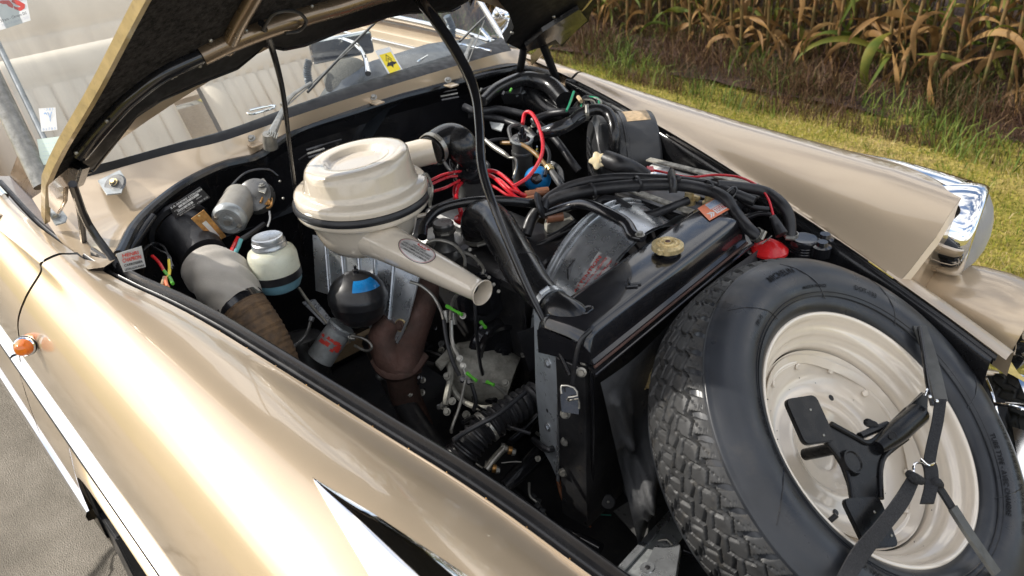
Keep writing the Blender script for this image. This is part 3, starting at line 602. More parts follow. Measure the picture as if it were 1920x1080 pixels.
# black elbow
el = [P(806, 283, .945), P(825, 268, .95), P(848, 262, .95), P(866, 276, .935), P(874, 300, .89), P(874, 330, .84)]
elb = part('intake_elbow', tube(el, [.032, .034, .037, .037, .034, .031], 28, 7), RUBG, car, 'black rubber elbow behind the air filter')
clampring(P(812, 279, .946), unit(el[1] - el[0]), .035, .012, elb); clampring(P(874, 306, .880), unit(el[5] - el[4]), .037, .009, elb, RUB, False)
part('intake_stub', tube([P(874, 312, .87), P(876, 350, .78)], .032, 24, 2), CANM, car)

# heater duct by the near corner ----------------------------------------
bt = part('duct_boot', join(tube(PP([(340, 432, .86), (362, 455, .845), (385, 485, .83)]), [.054, .051, .047], 30, 6), lathe(P(335, 428, .862), unit(P(385, 485, .83) - P(335, 428, .862)), [(.040, -.02), (.050, -.002), (.064, -.004), (.068, .004), (.066, .011), (.056, .013)], 36)), RUB, car)
def fold(a, t):
    w_ = a + 2.2 * t + .5 * math.sin(5 * t + a); return (.0045 * math.sin(4 * w_) + .0030 * abs(math.sin(6.5 * w_ + 1))) * t * (1.12 - t) * 2.4 + .0015 * t + .0035 * math.sin(9 * t * 2 + 3 * math.sin(a * 2 + t * 4)) * t * (1 - t) * 3 + .0018 * math.sin(21 * t + 7 * a) * t
dpts = PP([(385, 498, .828), (405, 515, .82), (432, 548, .805), (456, 582, .785)])
c = cat(dpts, 9); rows = []; dax = unit(c[-1] - c[0]); Fd = frame(dax, UP)
for i, p in enumerate(c):
    t = i / (len(c) - 1); r = .049 + .007 * math.sin(math.pi * min(1, t * 1.1 + .05)) - .003 * t
    rows.append([p + (Fd[0] * math.cos(a) + Fd[1] * math.sin(a)) * (r + fold(a, t)) for a in np.arange(56) * 2 * math.pi / 56])
part('fabric_sleeve', grid(rows, True), CLOTH, car, 'creased grey fabric sleeve on the heater duct', ang=180)
dd = PP([(450, 574, .788), (464, 592, .774), (492, 635, .735), (515, 690, .68), (520, 740, .62)])
cc = cat(dd, 14); part('mesh_duct', tube(cc, [.0475 + .0012 * math.sin(i * 2.6) for i in range(len(cc))], 40, 0), BROWNM, car, 'brown woven heater duct')
clampring(P(452, 577, .785), unit(dd[1] - dd[0]), .049, .016, car, BLK, False)
# plates on the firewall
def plateq(px, z, name, m, label=None, th=.0012, x=None):
    q = [P(a, b, x=x) if x is not None else P(a, b, z + dz) for (a, b), dz in zip(px, (0, 0, .0, .0))]
    if x is None:
        # stand the plate up: bottom at height z, top above
        q = [P(px[0][0], px[0][1], z), P(px[1][0], px[1][1], z)]; nrm = None
    return q
def standq(px4, x, name, m, label=None):
    q = [P(a, b, x=x + (k > 1) * 0) for k, (a, b) in enumerate(px4)]
    n = unit(np.cross(q[1] - q[0], q[3] - q[0])); n = n if n @ (CAM - q[0]) > 0 else -n
    s = part(name, slab([c_ for c_ in q], n * .0012), m, car, label, smooth=False); return q, n, s
q, n_, s_ = standq([(329, 411), (394, 370), (375, 350), (317, 388)], -1.555, 'maker_plate', BLK, 'black and silver maker plate')
s_.data.materials[0] = BLKP
txt_on(q, 'S A ANDRE CITROEN', .5, .86, .20, WHITE, 'plate_text', s_, n_, maxw=.88, lift=.003, bold=.03)
for u, v, a, b in ((.52, .66, .62, .15), (.36, .42, .45, .15)):
    part('plate_field', slab([bil(q, u - a / 2, v - b / 2) + n_ * .0022, bil(q, u + a / 2, v - b / 2) + n_ * .0022, bil(q, u + a / 2, v + b / 2) + n_ * .0022, bil(q, u - a / 2, v + b / 2) + n_ * .0022], n_ * .0004), WHITE, s_, smooth=False)
txt_on(q, '4 761 071', .52, .66, .16, BLKP, 'plate_text', s_, n_, maxw=.4, lift=.0034); txt_on(q, 'DS 21', .34, .42, .17, BLKP, 'plate_text', s_, n_, maxw=.34, lift=.0034)
txt_on(q, 'TYPE', .12, .55, .12, WHITE, 'plate_text', s_, n_, maxw=.13, lift=.003); txt_on(q, 'SERIE', .78, .45, .12, WHITE, 'plate_text', s_, n_, maxw=.16, lift=.003)
txt_on(q, 'POIDS TOTAL', .34, .24, .13, WHITE, 'plate_text', s_, n_, maxw=.5, lift=.003); txt_on(q, 'EN CHARGE', .34, .10, .13, WHITE, 'plate_text', s_, n_, maxw=.42, lift=.003); txt_on(q, '1780 KG', .80, .16, .16, WHITE, 'plate_text', s_, n_, maxw=.30, lift=.003)
q, n_, s_ = standq([(404, 455), (424, 443), (382, 393), (358, 410)], -1.50, 'copper_plate', COPP, 'copper coloured plate beside the motor')
part('plate_field', slab([bil(q, .3, .12) + n_ * .0014, bil(q, .62, .12) + n_ * .0014, bil(q, .62, .72) + n_ * .0014, bil(q, .3, .72) + n_ * .0014], n_ * .0004), SILV, s_, smooth=False)
for u, v in ((.5, .04), (.5, .94)): part('plate_screw', dome(bil(q, u, v) + n_ * .001, n_, .003, .002, 8), BRASS, s_)
q, n_, s_ = standq([(232, 510), (273, 500), (265, 461), (217, 476)], -1.36, 'coachbuilder_plate', SILV, 'silver plate with red and black coachbuilder lettering')
for s, v, h, m, wd in (('HENRI', .80, .24, REDP, .72), ('CHAPRON', .56, .28, REDP, .84), ('CARROSSIER', .32, .17, BLKP, .84), ('LEVALLOIS-PARIS', .11, .15, BLKP, .88)):
    txt_on(q, s, .5, v, h, m, 'plate_text', s_, n_, maxw=wd, bold=.02, lift=.003)
# wire bundle by the plate
for k, (col, pts) in enumerate(((RUBG, [(285, 462), (300, 470), (318, 480), (322, 505)]), (RUBG, [(268, 470), (290, 455), (312, 470), (318, 520)]), (RUBG, [(262, 480), (278, 460), (305, 462), (325, 500)]), (RED, [(286, 480), (298, 492), (308, 508)]), (GREEN, [(308, 508), (318, 520), (324, 532)]), (YELP, [(317, 488), (318, 505), (316, 520)]), (ORGP, [(311, 520), (312, 532), (318, 544)]), (TAN, [(308, 520), (305, 530), (302, 538)]))):
    H('wire', [(a, b, .885) for a, b in pts], 2.0 if col is RUBG else 3.2, col, n=8, sm=4)
H('wire_bundle', [(235, 480, .90), (262, 440, .91), (288, 405, .925)], [7, 10, 7], RUBG)
# motor
m0 = P(428, 414, .885); maxs = unit(P(480, 398, .90) - m0); maxs = unit(V(.62, -.62, -.10)) * -1
mo = part('wiper_motor', lathe(m0, -maxs, [(0, .004), (.006, .004), (.007, .009), (.0, .0092)], 20), ZINC, car, 'grey cylindrical motor with an aluminium end cap')
part('motor_body', lathe(m0, maxs, [(.030, .0), (.0345, .004), (.0355, .012), (.0355, .088), (.030, .095), (0, .096)], 40), mat('motor_grey', (.32, .30, .26), .45, .35, 0, .1, 30, dirt=.3), mo)
part('motor_cap', lathe(m0, -maxs, [(0, .003), (.010, .003), (.012, .0), (.020, -.001), (.021, .003), (.029, .003), (.034, -.002), (.036, -.008), (.0355, -.014)], 40), ALUD, mo)
Fm2 = frame(-maxs)
for a in (2.6, 5.6): part('motor_screw', hexbolt(m0 + (Fm2[0] * math.cos(a) + Fm2[1] * math.sin(a)) * .024 - maxs * .003, -maxs, .0035, .003), ZINC, mo)
part('gearbox_disc', lathe(P(478, 366, .905), unit(V(.5, -.5, .6)), [(0, .010), (.028, .008), (.036, .004), (.037, -.02)], 36), CANM, mo)
part('motor_bracket', slab([P(a, b, .92) for a, b in ((480, 340), (494, 333), (503, 345), (497, 362), (484, 358))], V(0, 0, -.002), .001), ZINC, mo)
part('motor_bracket_bolt', hexbolt(P(491, 347, .924), UP, .005, .004), ZINC, mo)
for k in range(4): H('motor_terminal', [(494 + 3 * k, 372, .90), (498 + 3 * k, 384, .89)], 2.2, COPP, mo, 6, 2)
H('motor_terminal', [(488, 380, .90), (497, 364, .905), (508, 366, .9), (509, 386, .89), (500, 390, .89)], 2, COPP, mo, 6, 2)
H('wire', [(505, 396, .875), (506, 410, .87), (502, 424, .865)], 1.8, WHITE, n=6); H('wire', [(448, 445, .86), (440, 460, .85), (432, 478, .845)], 5, RED, n=8, sm=3); H('wire', [(452, 448, .86), (447, 462, .85), (438, 480, .845)], 4, mat('teal_wire', (.12, .35, .38), .4), n=8, sm=3)
H('wire_sleeve', [(495, 420, .86), (470, 438, .86), (448, 452, .855)], 5, RUB, n=8)
# firewall details
H('firewall_pipe', [(520, 330, .90), (500, 318, .92), (460, 325, .925), (425, 360, .92), (410, 385, .91)], 3, BLK)
H('firewall_pipe', [(560, 300, .90), (600, 275, .92), (640, 262, .92)], 2, RUB)
for px in (590, 840):
    for k in range(3): part('firewall_terminal', tube([P(px - 16 + k * 2, 282 - (px > 700) * 108 + k * 7, .92), P(px + 16 + k * 2, 272 - (px > 700) * 104 + k * 7, .92)], .003, 8, 1), ZINC if k == 1 else BLK, car)
for px, py in ((531, 372), (525, 340), (512, 326)): part('firewall_screw', dome(P(px, py, .90), (1, -.4, .3), .003, .003, 8), ZINC, car)

# washer/fluid jar ----------------------------------------------------------
jc = P(526, 542, .765)
jr = thing('fluid_reservoir', 'milky plastic jar with an aluminium screw cap and a black band', 'reservoir', tuple(jc))
ja = unit(V(-.06, .02, 1))
part('jar_body', lathe(jc, ja, [(0.02, .026), (.040, .028), (.0475, .036), (.049, .045), (.049, .076), (.045, .087), (.037, .093), (.031, .095), (.031, .10)], 44), JAR, jr)
part('jar_bottom', lathe(jc, ja, [(0, -.0), (.030, .001), (.042, .008), (.0475, .02), (.0480, .030)], 44), JARB, jr)
part('jar_band', lathe(jc, ja, [(.0488, .028), (.0500, .029), (.0500, .044), (.0488, .045)], 44), RUB, jr)
part('jar_cap', lathe(jc, ja, [(0, .1165), (.022, .117), (.027, .1185), (.030, .1175), (.031, .112), (.0305, .109), (.033, .107), (.0325, .103), (.034, .100), (.034, .096), (.030, .094)], 44), ALU, jr)

# accumulator sphere, cylinder, manifold --------------------------------------
sc_ = P(672, 562, .74); sax = unit(V(-.05, .12, 1))
sp_ = part('accumulator_sphere', lathe(sc_, sax, [(0, .060), (.012, .0595), (.030, .053), (.045, .042), (.054, .030), (.058, .018), (.060, .015), (.0605, .010), (.060, -.002), (.058, -.004), (.055, -.02), (.045, -.038), (.03, -.05), (0, -.056)], 48), SATIN, car, 'black hydraulic sphere with a blue patch')
def spp(a, b): return sc_ + (V(math.cos(a) * math.cos(b), math.sin(a) * math.cos(b), math.sin(b))) * .0605
part('blue_patch', grid([[sc_ + sax * (h_ + .0012) + (frame(sax)[0] * math.cos(a) + frame(sax)[1] * math.sin(a)) * (r_ + .0008) for a in np.linspace(-.75, .55, 12)] for r_, h_ in ((.030, .053), (.038, .0485), (.045, .042), (.050, .036))]), BLUE, sp_)
part('sphere_valve', join(lathe(sc_ + sax * .058, sax, [(.006, 0), (.006, .008), (.003, .010), (.003, .016), (0, .016)], 12)), BLK, sp_)
cy = tube([P(642, 610, .68), P(600, 672, .62)], [.027, .029], 30, 3)
cyl = part('suspension_cylinder', cy, ALUD, car, 'bare silver cylinder with smeared red paint')
cm = P(621, 641, .65)
ca_ = unit(P(600, 672, .62) - P(642, 610, .68)); Fc = frame(ca_, unit(CAM - cm))
for k in range(16):
    a = random.uniform(-.9, .9); h = random.uniform(-.009, .009); p0 = cm + ca_ * (h - .002); rr_ = .0288
    part('red_paint_smear', grid([[p0 + ca_ * dh + (Fc[0] * math.cos(a + da) + Fc[1] * math.sin(a + da)) * rr_ for da in np.linspace(-.16, .16, 4) * random.uniform(.5, 1.6)] for dh in (-random.uniform(.002, .006), .0, random.uniform(.002, .006))]), REDP, cyl)
part('cylinder_clamp', lathe(P(640, 613, .677), ca_, [(.027, 0), (.030, .0), (.030, .008), (.027, .008)], 30), ALU, cyl)
H('brake_pipe', [(650, 632, .66), (672, 632, .665), (690, 640, .66), (697, 652, .65), (686, 658, .64), (665, 648, .64)], 2.6, ZINC); part('pipe_union', hexbolt(P(655, 632, .66), RIGHT, .008, .012), ZINC, car)
H('brake_pipe', [(560, 540, .74), (585, 575, .71), (612, 605, .69), (625, 622, .68)], 3, ZINC)
part('spring_bracket', slab([P(a, b, .66) for a, b in ((566, 566), (590, 560), (622, 598), (608, 608))], V(0, 0, -.003), .001), ALU, car)
H('grease_pipe', [(583, 600, .66), (575, 625, .65), (560, 642, .64), (545, 655, .64)], 3.5, CANM); H('pipe_tip', [(585, 595, .665), (583, 602, .66)], 5, ALU)
part('spring_pot', lathe(P(560, 640, .60), unit(V(-.2, .1, 1)), [(0, .02), (.02, .02), (.05, .01), (.055, -.01), (.055, -.1)], 30), DARK, car)
part('exhaust_manifold', tube(PP([(800, 520, .72), (795, 560, .70), (782, 600, .67), (765, 650, .62), (756, 690, .58)]), [.028, .030, .031, .034, .040], 20, 6), RUST, car, 'brown heat stained exhaust manifold')
part('exhaust_manifold', tube(PP([(735, 600, .68), (718, 630, .65), (728, 665, .61), (750, 690, .58)]), [.024, .030, .034, .038], 20, 6), RUST, car)
part('manifold_flange', tube(PP([(704, 672, .60), (730, 694, .585), (765, 692, .585), (796, 664, .60)]), [.010, .016, .016, .010], 12, 6, flat=1.5), RUST, car)
part('exhaust_pipe', tube(PP([(752, 690, .58), (760, 740, .50), (785, 800, .40)]), [.036, .033, .033], 20, 5), RUST, car)
# ribbed heat shield
def onpl(l, p0, n):
    out = []
    for a_, b_ in l:
        r_ = ROT @ np.array([a_ - 960, -(b_ - 540), -FPX]); out.append(CAM + r_ * (((p0 - CAM) @ n) / (r_ @ n)))
    return out
def plane3(a_, b_, c_): n = unit(np.cross(b_ - a_, c_ - a_)); n = n if n @ (CAM - a_) > 0 else -n; return a_, n
pl_ = plane3(P(786, 516, .775), P(742, 640, .645), P(600, 470, .79))
hs = part('heat_shield', slab(onpl([(586, 440), (700, 470), (788, 512), (765, 600), (745, 643), (700, 622), (640, 560), (592, 545)], *pl_), -pl_[1] * .0012), ALU, car, 'ribbed aluminium heat shield under the snorkel', smooth=False)
for a, b in (((610, 450), (618, 548)), ((640, 458), (648, 556)), ((672, 466), (678, 570)), ((704, 478), (704, 600)), ((738, 496), (728, 612))):
    q_ = onpl([a, b], *pl_); part('shield_rib', tube([q_[0] + pl_[1] * .001, q_[1] + pl_[1] * .001], .0045, 10, 2), ALU, hs)
part('shield_edge', tube([p_ + pl_[1] * .002 for p_ in onpl([(788, 512), (765, 600), (745, 643)], *pl_)], .003, 8, 2), ALU, hs)
part('shield_bolt', hexbolt(onpl([(751, 610)], *pl_)[0] + pl_[1] * .003, pl_[1], .007, .006), RUST, hs); part('shield_washer', lathe(onpl([(751, 610)], *pl_)[0], pl_[1], [(.006, .002), (.013, .001), (.014, 0)], 20), BRASS, hs)

# engine block: head, block, gearbox casting, belt, pulleys -------------------
part('engine_block', box(V(-1.22, 1.00, .56), (.44, .22, .38), bev=.02), DARK, car)
part('cylinder_head_cover', box(V(-1.20, 1.02, .765), (.40, .13, .05), bev=.018), SATIN, car)
for k in range(7): H('head_bolt', [(880 + k * 9, 470 + k * 13, .79), (881 + k * 9, 468 + k * 13, .80)], 3.5, ZINC, n=6, sm=1)
gb = part('gearbox_casing', tube(PP([(850, 690, .56), (900, 700, .55), (960, 720, .53)]), [.055, .07, .06], 22, 5), CAST, car, 'pale cast metal gearbox housing')
part('gearbox_rib', tube(PP([(835, 700, .60), (860, 745, .56), (900, 765, .55), (950, 760, .56)]), .006, 8, 5), CAST, gb)
part('gearbox_rib', tube(PP([(835, 665, .62), (845, 700, .6), (835, 760, .56)]), .007, 8, 5), CAST, gb)
for px, py in ((838, 705), (848, 752), (838, 772), (948, 718)): part('gearbox_bolt', hexbolt(P(px, py, .605), (.4, -.6, .7), .0048, .005), CAST, gb)
part('cast_plate', slab(PP([(815, 678, .62), (850, 640, .64), (862, 650, .64), (826, 690, .62)]), V(0, 0, -.01), .002), CAST, car)
pc = P(935, 655, .60); pax = unit(V(1, -.15, .12))
pu = part('belt_pulley', lathe(pc, pax, [(0, .02), (.018, .02), (.02, .012), (.045, .010), (.05, .018), (.060, .022), (.060, .014), (.054, .006), (.054, -.002), (.062, -.012), (.062, -.02), (0, -.02)], 48), BLK, car)
part('pulley_hub_bolt', hexbolt(pc + pax * .02, pax, .009, .008), BLK, pu)
p2 = P(905, 560, .72); part('water_pump_pulley', lathe(p2, pax, [(0, .015), (.03, .015), (.035, .008), (.05, .012), (.052, .0), (.046, -.006), (.052, -.014), (0, -.015)], 40), BLK, car)
H('fan_belt', [(890, 560, .75), (893, 620, .70), (900, 680, .63), (905, 700, .60)], 7, RUB, n=8, flat=.5); H('fan_belt', [(978, 560, .72), (985, 600, .68), (985, 650, .62)], 6, RUB, n=8, flat=.5)
for z_, a in ((.66, 0), (.66, 1.57), (.66, 3.14), (.66, 4.71)):
    fc_ = V(-.955, .98, z_); d = V(0, math.cos(a), math.sin(a)); e = V(0, -math.sin(a), math.cos(a))
    part('fan_blade', slab([fc_ + d * .03 - e * .02, fc_ + d * .15 - e * .045, fc_ + d * .15 + e * .035 + V(.03, 0, 0), fc_ + d * .03 + e * .02 + V(.015, 0, 0)], V(.003, 0, 0), .001), SATIN, car)
# brake unions in green and the pipes
for k, l in enumerate(([(768, 528, .80), (790, 536, .79), (812, 555, .775), (826, 580, .76), (832, 600, .75)], [(862, 548, .77), (850, 562, .77), (846, 580, .765), (845, 600, .755)],
    [(832, 600, .75), (838, 640, .72), (850, 680, .69), (862, 705, .67)], [(846, 600, .755), (848, 640, .72), (860, 670, .70), (873, 705, .67)], [(873, 712, .67), (862, 760, .63), (848, 800, .60), (846, 812, .59)], [(884, 720, .67), (892, 750, .64), (888, 770, .62)], [(905, 715, .66), (930, 724, .65), (948, 740, .63), (958, 756, .62)], [(798, 476, .86), (812, 480, .85), (830, 488, .84), (845, 500, .83), (848, 516, .82)], [(860, 470, .85), (885, 480, .84), (905, 500, .83), (905, 515, .82)], [(800, 455, .86), (820, 450, .865), (850, 458, .86), (870, 480, .85), (872, 500, .84)])):
    H('brake_pipe', l, 3.2 if k not in (2, 3, 5) else 4, ZINC if k not in (2, 5) else RUB, n=8)
for px, py, z in ((838, 592, .76), (852, 596, .755)): H('pipe_union', [(px - 3, py - 10, z), (px - 1, py + 12, z - .02)], 6.5, ZINC, n=10, sm=1)
for a, b, z in (((838, 574), (866, 590), .775), ((902, 604), (910, 614), .72), ((876, 700), (893, 714), .675), ((913, 716), (926, 722), .66)): H('green_nipple', [(a[0], a[1], z), ((a[0] + b[0]) / 2, (a[1] + b[1]) / 2, z), (b[0], b[1], z)], [4.2, 2.8, 3.6], GREEN, n=8, sm=3)
for px, py, z in ((862, 672, .70), (868, 686, .69), (868, 712, .67), (880, 716, .665), (868, 592, .765)): part('union_nut', hexbolt(P(px, py, z), (.5, -.5, .6), .004, .006), ZINC if py < 700 else BLK, car)
# corrugated hoses
c = cat(PP([(862, 858, .57), (900, 812, .60), (950, 775, .615), (1005, 742, .62)]), 22)
ch = part('corrugated_hose', tube(c, [.027 + .0032 * math.sin(i * 1.45) for i in range(len(c))], 22, 0), RUB, car, 'fat black ribbed hose low in front of the engine')
clampring(P(912, 800, .603), unit(c[30] - c[20]), .030, .010, ch)
part('hose_cuff', tube(PP([(838, 872, .55), (872, 848, .575)]), [.030, .030], 22, 2), RUBG, ch)
H('wire_sleeve', [(850, 825, .65), (880, 806, .65), (935, 775, .66), (985, 735, .66)], 5, RUB)
# linkage with bolts
for px, py, z in ((942, 838, .52), (912, 872, .50)):
    for d in (0, 7, 14, 21): part('linkage_nut', lathe(P(px + d, py + d * .45, z), unit(RIGHT + V(0, 0, -.2)), [(0, .004), (.008 - (d % 14) * .0003, .004), (.008, -.003), (0, -.003)], 6 if d % 14 else 16), ZINC if d != 14 else COPP, car)
H('linkage_rod', [(945, 840, .52), (925, 862, .51), (912, 880, .50)], 7, ZINC); H('linkage_rod', [(955, 830, .52), (985, 805, .52), (1010, 780, .52)], 7, BLK)
H('cable', [(875, 862, .52), (890, 868, .50), (905, 878, .49)], 2, ZINC); H('cable', [(940, 868, .50), (960, 866, .50), (978, 866, .50)], 1.6, ZINC)
H('steering_tube', [(945, 915, .46), (985, 875, .47), (1030, 830, .48)], [15, 17, 18], BLK, label='black steering tube')
H('cable', [(992, 905, .44), (994, 930, .43), (1010, 945, .42), (1024, 970, .41)], 2.6, ZINC)
H('rust_pipe', [(1046, 898, .46), (1056, 935, .44), (1078, 968, .42), (1108, 988, .40)], [4.5, 4, 3.5, 2], mat('rust_brown', (.20, .075, .03), .6), label='orange brown bare pipe')
H('wire', [(1068, 952, .44), (1095, 960, .43), (1120, 964, .42), (1146, 966, .42)], 1.6, mat('dark_teal_wire', (.02, .16, .12), .4))
H('frame_rail', [(960, 930, .38), (1040, 1000, .36), (1130, 1080, .34)], 20, BLK)
H('frame_rail', [(1060, 990, .38), (1090, 1010, .38), (1126, 1030, .38)], [3, 10, 12], BLK)
H('frame_rail', [(700, 640, .50), (760, 760, .48), (830, 860, .46)], 22, DARK)
for k in range(9): part('chain_link', box(P(1000 + k * 4 + (k % 2) * 5, 930 + k * 9, .42), (.012, .010, .006), frame((.3, -.2, 1), (1, .4 * (k % 2), 0)), .002), DARK, car)
for k in range(34):
    px0, py0, z0 = random.uniform(700, 1060), 0, random.uniform(.44, .60); py0 = random.uniform(max(540, 560 + (px0 - 700) * .3), 640 + (px0 - 560) * .50)
    pts_ = [(px0, py0, z0)]
    for _ in range(3): pts_.append((pts_[-1][0] + random.uniform(8, 42), pts_[-1][1] + random.uniform(-34, 26), pts_[-1][2] + random.uniform(-.03, .03)))
    H('bay_pipe', pts_, random.uniform(2.5, 7), random.choice([RUBG, RUB, RUB, CANM, ZINC if k % 3 == 0 else SATIN]), n=8, sm=4)
for k in range(36):
    px0 = random.uniform(690, 1070); py0 = random.uniform(580, 640 + (px0 - 560) * .5); part('bay_bolt', hexbolt(P(px0, py0, random.uniform(.48, .62)), (random.uniform(-.2, .8), -.6, .7), random.uniform(.0035, .006), .006), random.choice([CAST, ZINC, CANM, BLK]), car)
# cylinder head, distributor canister and leads
dc = P(882, 400, .76); dt = P(884, 322, .875); dax_ = unit(dt - dc)
cn = part('oil_filler', tube([dc - dax_ * .03, dc, dt], .033, 30, 2), CANM, car, 'dull grey upright canister with a black lid')
part('filler_lid', lathe(dt, dax_, [(0, .010), (.012, .010), (.013, .006), (.030, .007), (.037, .004), (.038, 0), (.037, -.008), (.034, -.008)], 36), BLK, cn)
part('lid_clip', tube([dt + V(-.02, -.035, .0), dt + V(-.015, -.038, .006), dt + V(-.01, -.036, -.012)], .0018, 6, 4), ZINC, cn)
part('rocker_cover', box(P(850, 440, .775) + V(-.02, .02, -.03), (.14, .14, .05), frame((0, 0, 1), (1, .1, 0)), .02), CANM, car)
part('filler_neck', lathe(P(833, 440, .80), UP, [(0, .03), (.020, .03), (.023, .026), (.023, .02), (.021, .015), (.021, -.02), (.028, -.03)], 30), CANM, car); clampring(P(833, 430, .812), V(0, 0, 1), .0225, .008, car)
rp_ = part('red_lead_cap', lathe(P(866, 410, .815), UP, [(0, .012), (.006, .012), (.008, .005), (.017, .003), (.018, -.003), (.012, -.01)], 26), RED, car, 'round red cap where the leads enter')
for k, l in enumerate(([(866, 408, .83), (862, 392, .85), (856, 372, .86), (858, 352, .865), (868, 340, .86)], [(868, 405, .83), (863, 388, .84), (852, 370, .85), (853, 348, .86), (865, 334, .86)],
    [(808, 338, .875), (830, 328, .88), (855, 322, .885), (865, 322, .88)], [(810, 345, .87), (840, 332, .875), (862, 330, .875)], [(808, 360, .865), (835, 352, .87), (862, 338, .87)],
    [(905, 320, .885), (930, 322, .89), (955, 340, .885), (975, 362, .87), (990, 368, .86)], [(905, 324, .88), (925, 332, .885), (945, 350, .88), (968, 370, .865), (985, 374, .855)], [(906, 340, .87), (930, 352, .87), (952, 366, .865), (978, 374, .855)], [(908, 328, .88), (935, 336, .885), (960, 356, .88), (985, 365, .86)],
    [(962, 350, .88), (990, 332, .89), (1012, 300, .90), (1018, 270, .91), (1010, 235, .925), (996, 212, .935), (984, 213, .93), (980, 232, .915)])):
    H('red_lead', l, 3.7 if k in (0, 5, 9, 6) else 2.7, REDW, n=10, label='red lead arching up from the coil' if k == 9 else None)
for a, b in (((985, 366), (1006, 362)), ((988, 376), (1012, 372)), ((1005, 360), (1028, 358))): H('brown_plug', [(a[0], a[1], .862), (b[0], b[1], .86)], 8, BROWNP, n=10, sm=1)
for a, b in (((1028, 390), (1050, 385)), ((1025, 408), (1055, 404))): H('brown_connector', [(a[0], a[1], .83), (b[0], b[1], .83)], 11, BROWNP, n=12, sm=2)
# coil canister and blue sphere
k0 = P(980, 320, .80); k1 = P(979, 262, .885); ka = unit(k1 - k0)
co_ = part('ignition_coil', tube([k0 - ka * .03, k0, k1], .025, 26, 2), CANM, car, 'slim grey ignition coil with a red lead')
part('coil_band', lathe(k0 + (k1 - k0) * .55, ka, [(.0255, 0), (.0268, .002), (.0268, .010), (.0255, .012)], 26), CANM, co_); part('coil_rim', lathe(k1, ka, [(.020, .002), (.0265, .004), (.028, 0), (.026, -.005)], 26), ALUD, co_)
part('coil_tower', lathe(k1, ka, [(0, .032), (.006, .032), (.007, .02), (.010, .018), (.012, .004), (.02, .002)], 18), BLK, co_)
for px, py in ((993, 244), (1000, 236)): part('coil_terminal', hexbolt(P(px, py, .90), (.2, -.4, .9), .004, .008), ZINC, co_)
H('grey_hose', [(1000, 262, .89), (960, 268, .88), (955, 240, .90), (975, 234, .9)][1:], 4, CANM)
H('amber_hose', [(940, 268, .87), (975, 270, .88), (1000, 285, .88), (1015, 300, .87), (1025, 312, .865)], 4, mat('amber_hose_rubber', (.22, .13, .05), .35)); part('yellow_union', lathe(P(1030, 316, .865), unit(P(1045, 340, .85) - P(1025, 310, .865)), [(0, .01), (.009, .01), (.011, .0), (.009, -.008), (0, -.008)], 8), BRASS, car)
H('union_pipe', [(1034, 322, .86), (1044, 336, .855), (1054, 350, .85)], 7, CANM)
H('fuel_line', [(905, 258, .90), (925, 275, .89), (945, 288, .885), (955, 296, .88)], [3, 5, 5, 3], ZINC); H('fuel_line', [(955, 296, .88), (966, 298, .88), (968, 315, .86), (962, 335, .84)], 2.6, ZINC)
bs_ = P(1008, 336, .84)
def ball(o, r, n=32): return lathe(o, UP, [(r * math.sin(t), -r * math.cos(t)) for t in np.linspace(.01, math.pi - .01, 18)], n)
bl_ = part('blue_sphere', ball(bs_, .031), BLUE, car, 'bright blue sphere beside the red leads'); bd = unit(CAM - bs_ + V(-.1, -.15, .1)); part('sphere_badge', lathe(bs_ + bd * .0285, bd, [(0, .005), (.009, .005), (.013, .003), (.013, 0)], 12, fn=lambda a: 1 + .08 * math.cos(5 * a)), BLK, bl_)
for k in range(3): H('coiled_pipe', [(1012, 305 + k, .86), (1035, 304 + 3 * k, .86), (1052 - k * 3, 318, .86), (1056 - k * 4, 340, .85)], 2.4, CANM)
# hoses over the engine
H('vacuum_hose', [(792, 445, .85), (797, 420, .86), (825, 392, .875), (880, 378, .885), (940, 376, .885), (985, 380, .87), (1010, 382, .86)], 9, RUBG, label='thin black hose looping behind the snorkel')
hh = [(985, 440, .80), (1000, 405, .83), (1030, 378, .855), (1080, 362, .87), (1160, 350, .88), (1260, 346, .89), (1325, 356, .885), (1360, 372, .88), (1380, 400, .86), (1405, 430, .85), (1424, 446, .84)]
H('coolant_hose', hh, 11.5, RUB, label='thick black hose running across to the red cap')
H('coolant_hose', [(1018, 395, .85), (1028, 372, .86), (1075, 347, .875), (1150, 334, .885), (1240, 336, .89), (1320, 345, .885), (1375, 362, .88), (1415, 378, .87)], 9.5, RUB)
H('coolant_hose', [(1345, 346, .89), (1400, 352, .88), (1440, 362, .87), (1468, 385, .86), (1480, 410, .84), (1482, 445, .81)], [9, 10, 10.5, 11, 11, 11], RUB, label='black hose curving down to the far corner')
H('hose_tie', [(1259, 328, .90), (1262, 345, .905), (1262, 362, .89)], 13, RUB, flat=.6); part('tie_knob', dome(P(1270, 334, .91), (.3, -.4, .9), .008, .006), RUB, car)
for a_ in ((1110, 356, .878), (1195, 343, .889), (1330, 350, .887)): clampring(P(a_[0], a_[1] + 2, a_[2]), unit(V(.35, .9, .05)), .0155, .005, car, RUB, False)
part('rubber_grommet', lathe(P(1013, 385, .86), unit(V(.55, .5, .25)), [(.010, .006), (.026, .004), (.030, 0), (.026, -.004), (.010, -.006)], 30), RUB, car)
H('clip_loop', [(1355, 375, .87), (1362, 362, .885), (1376, 352, .89), (1380, 360, .885), (1366, 378, .87)], 3.5, RUBG)
clampring(P(1420, 441, .843), unit(V(.35, .5, -.5)), .0125, .010, car); clampring(P(1483, 440, .815), V(0, 0, 1), .0125, .007, car)
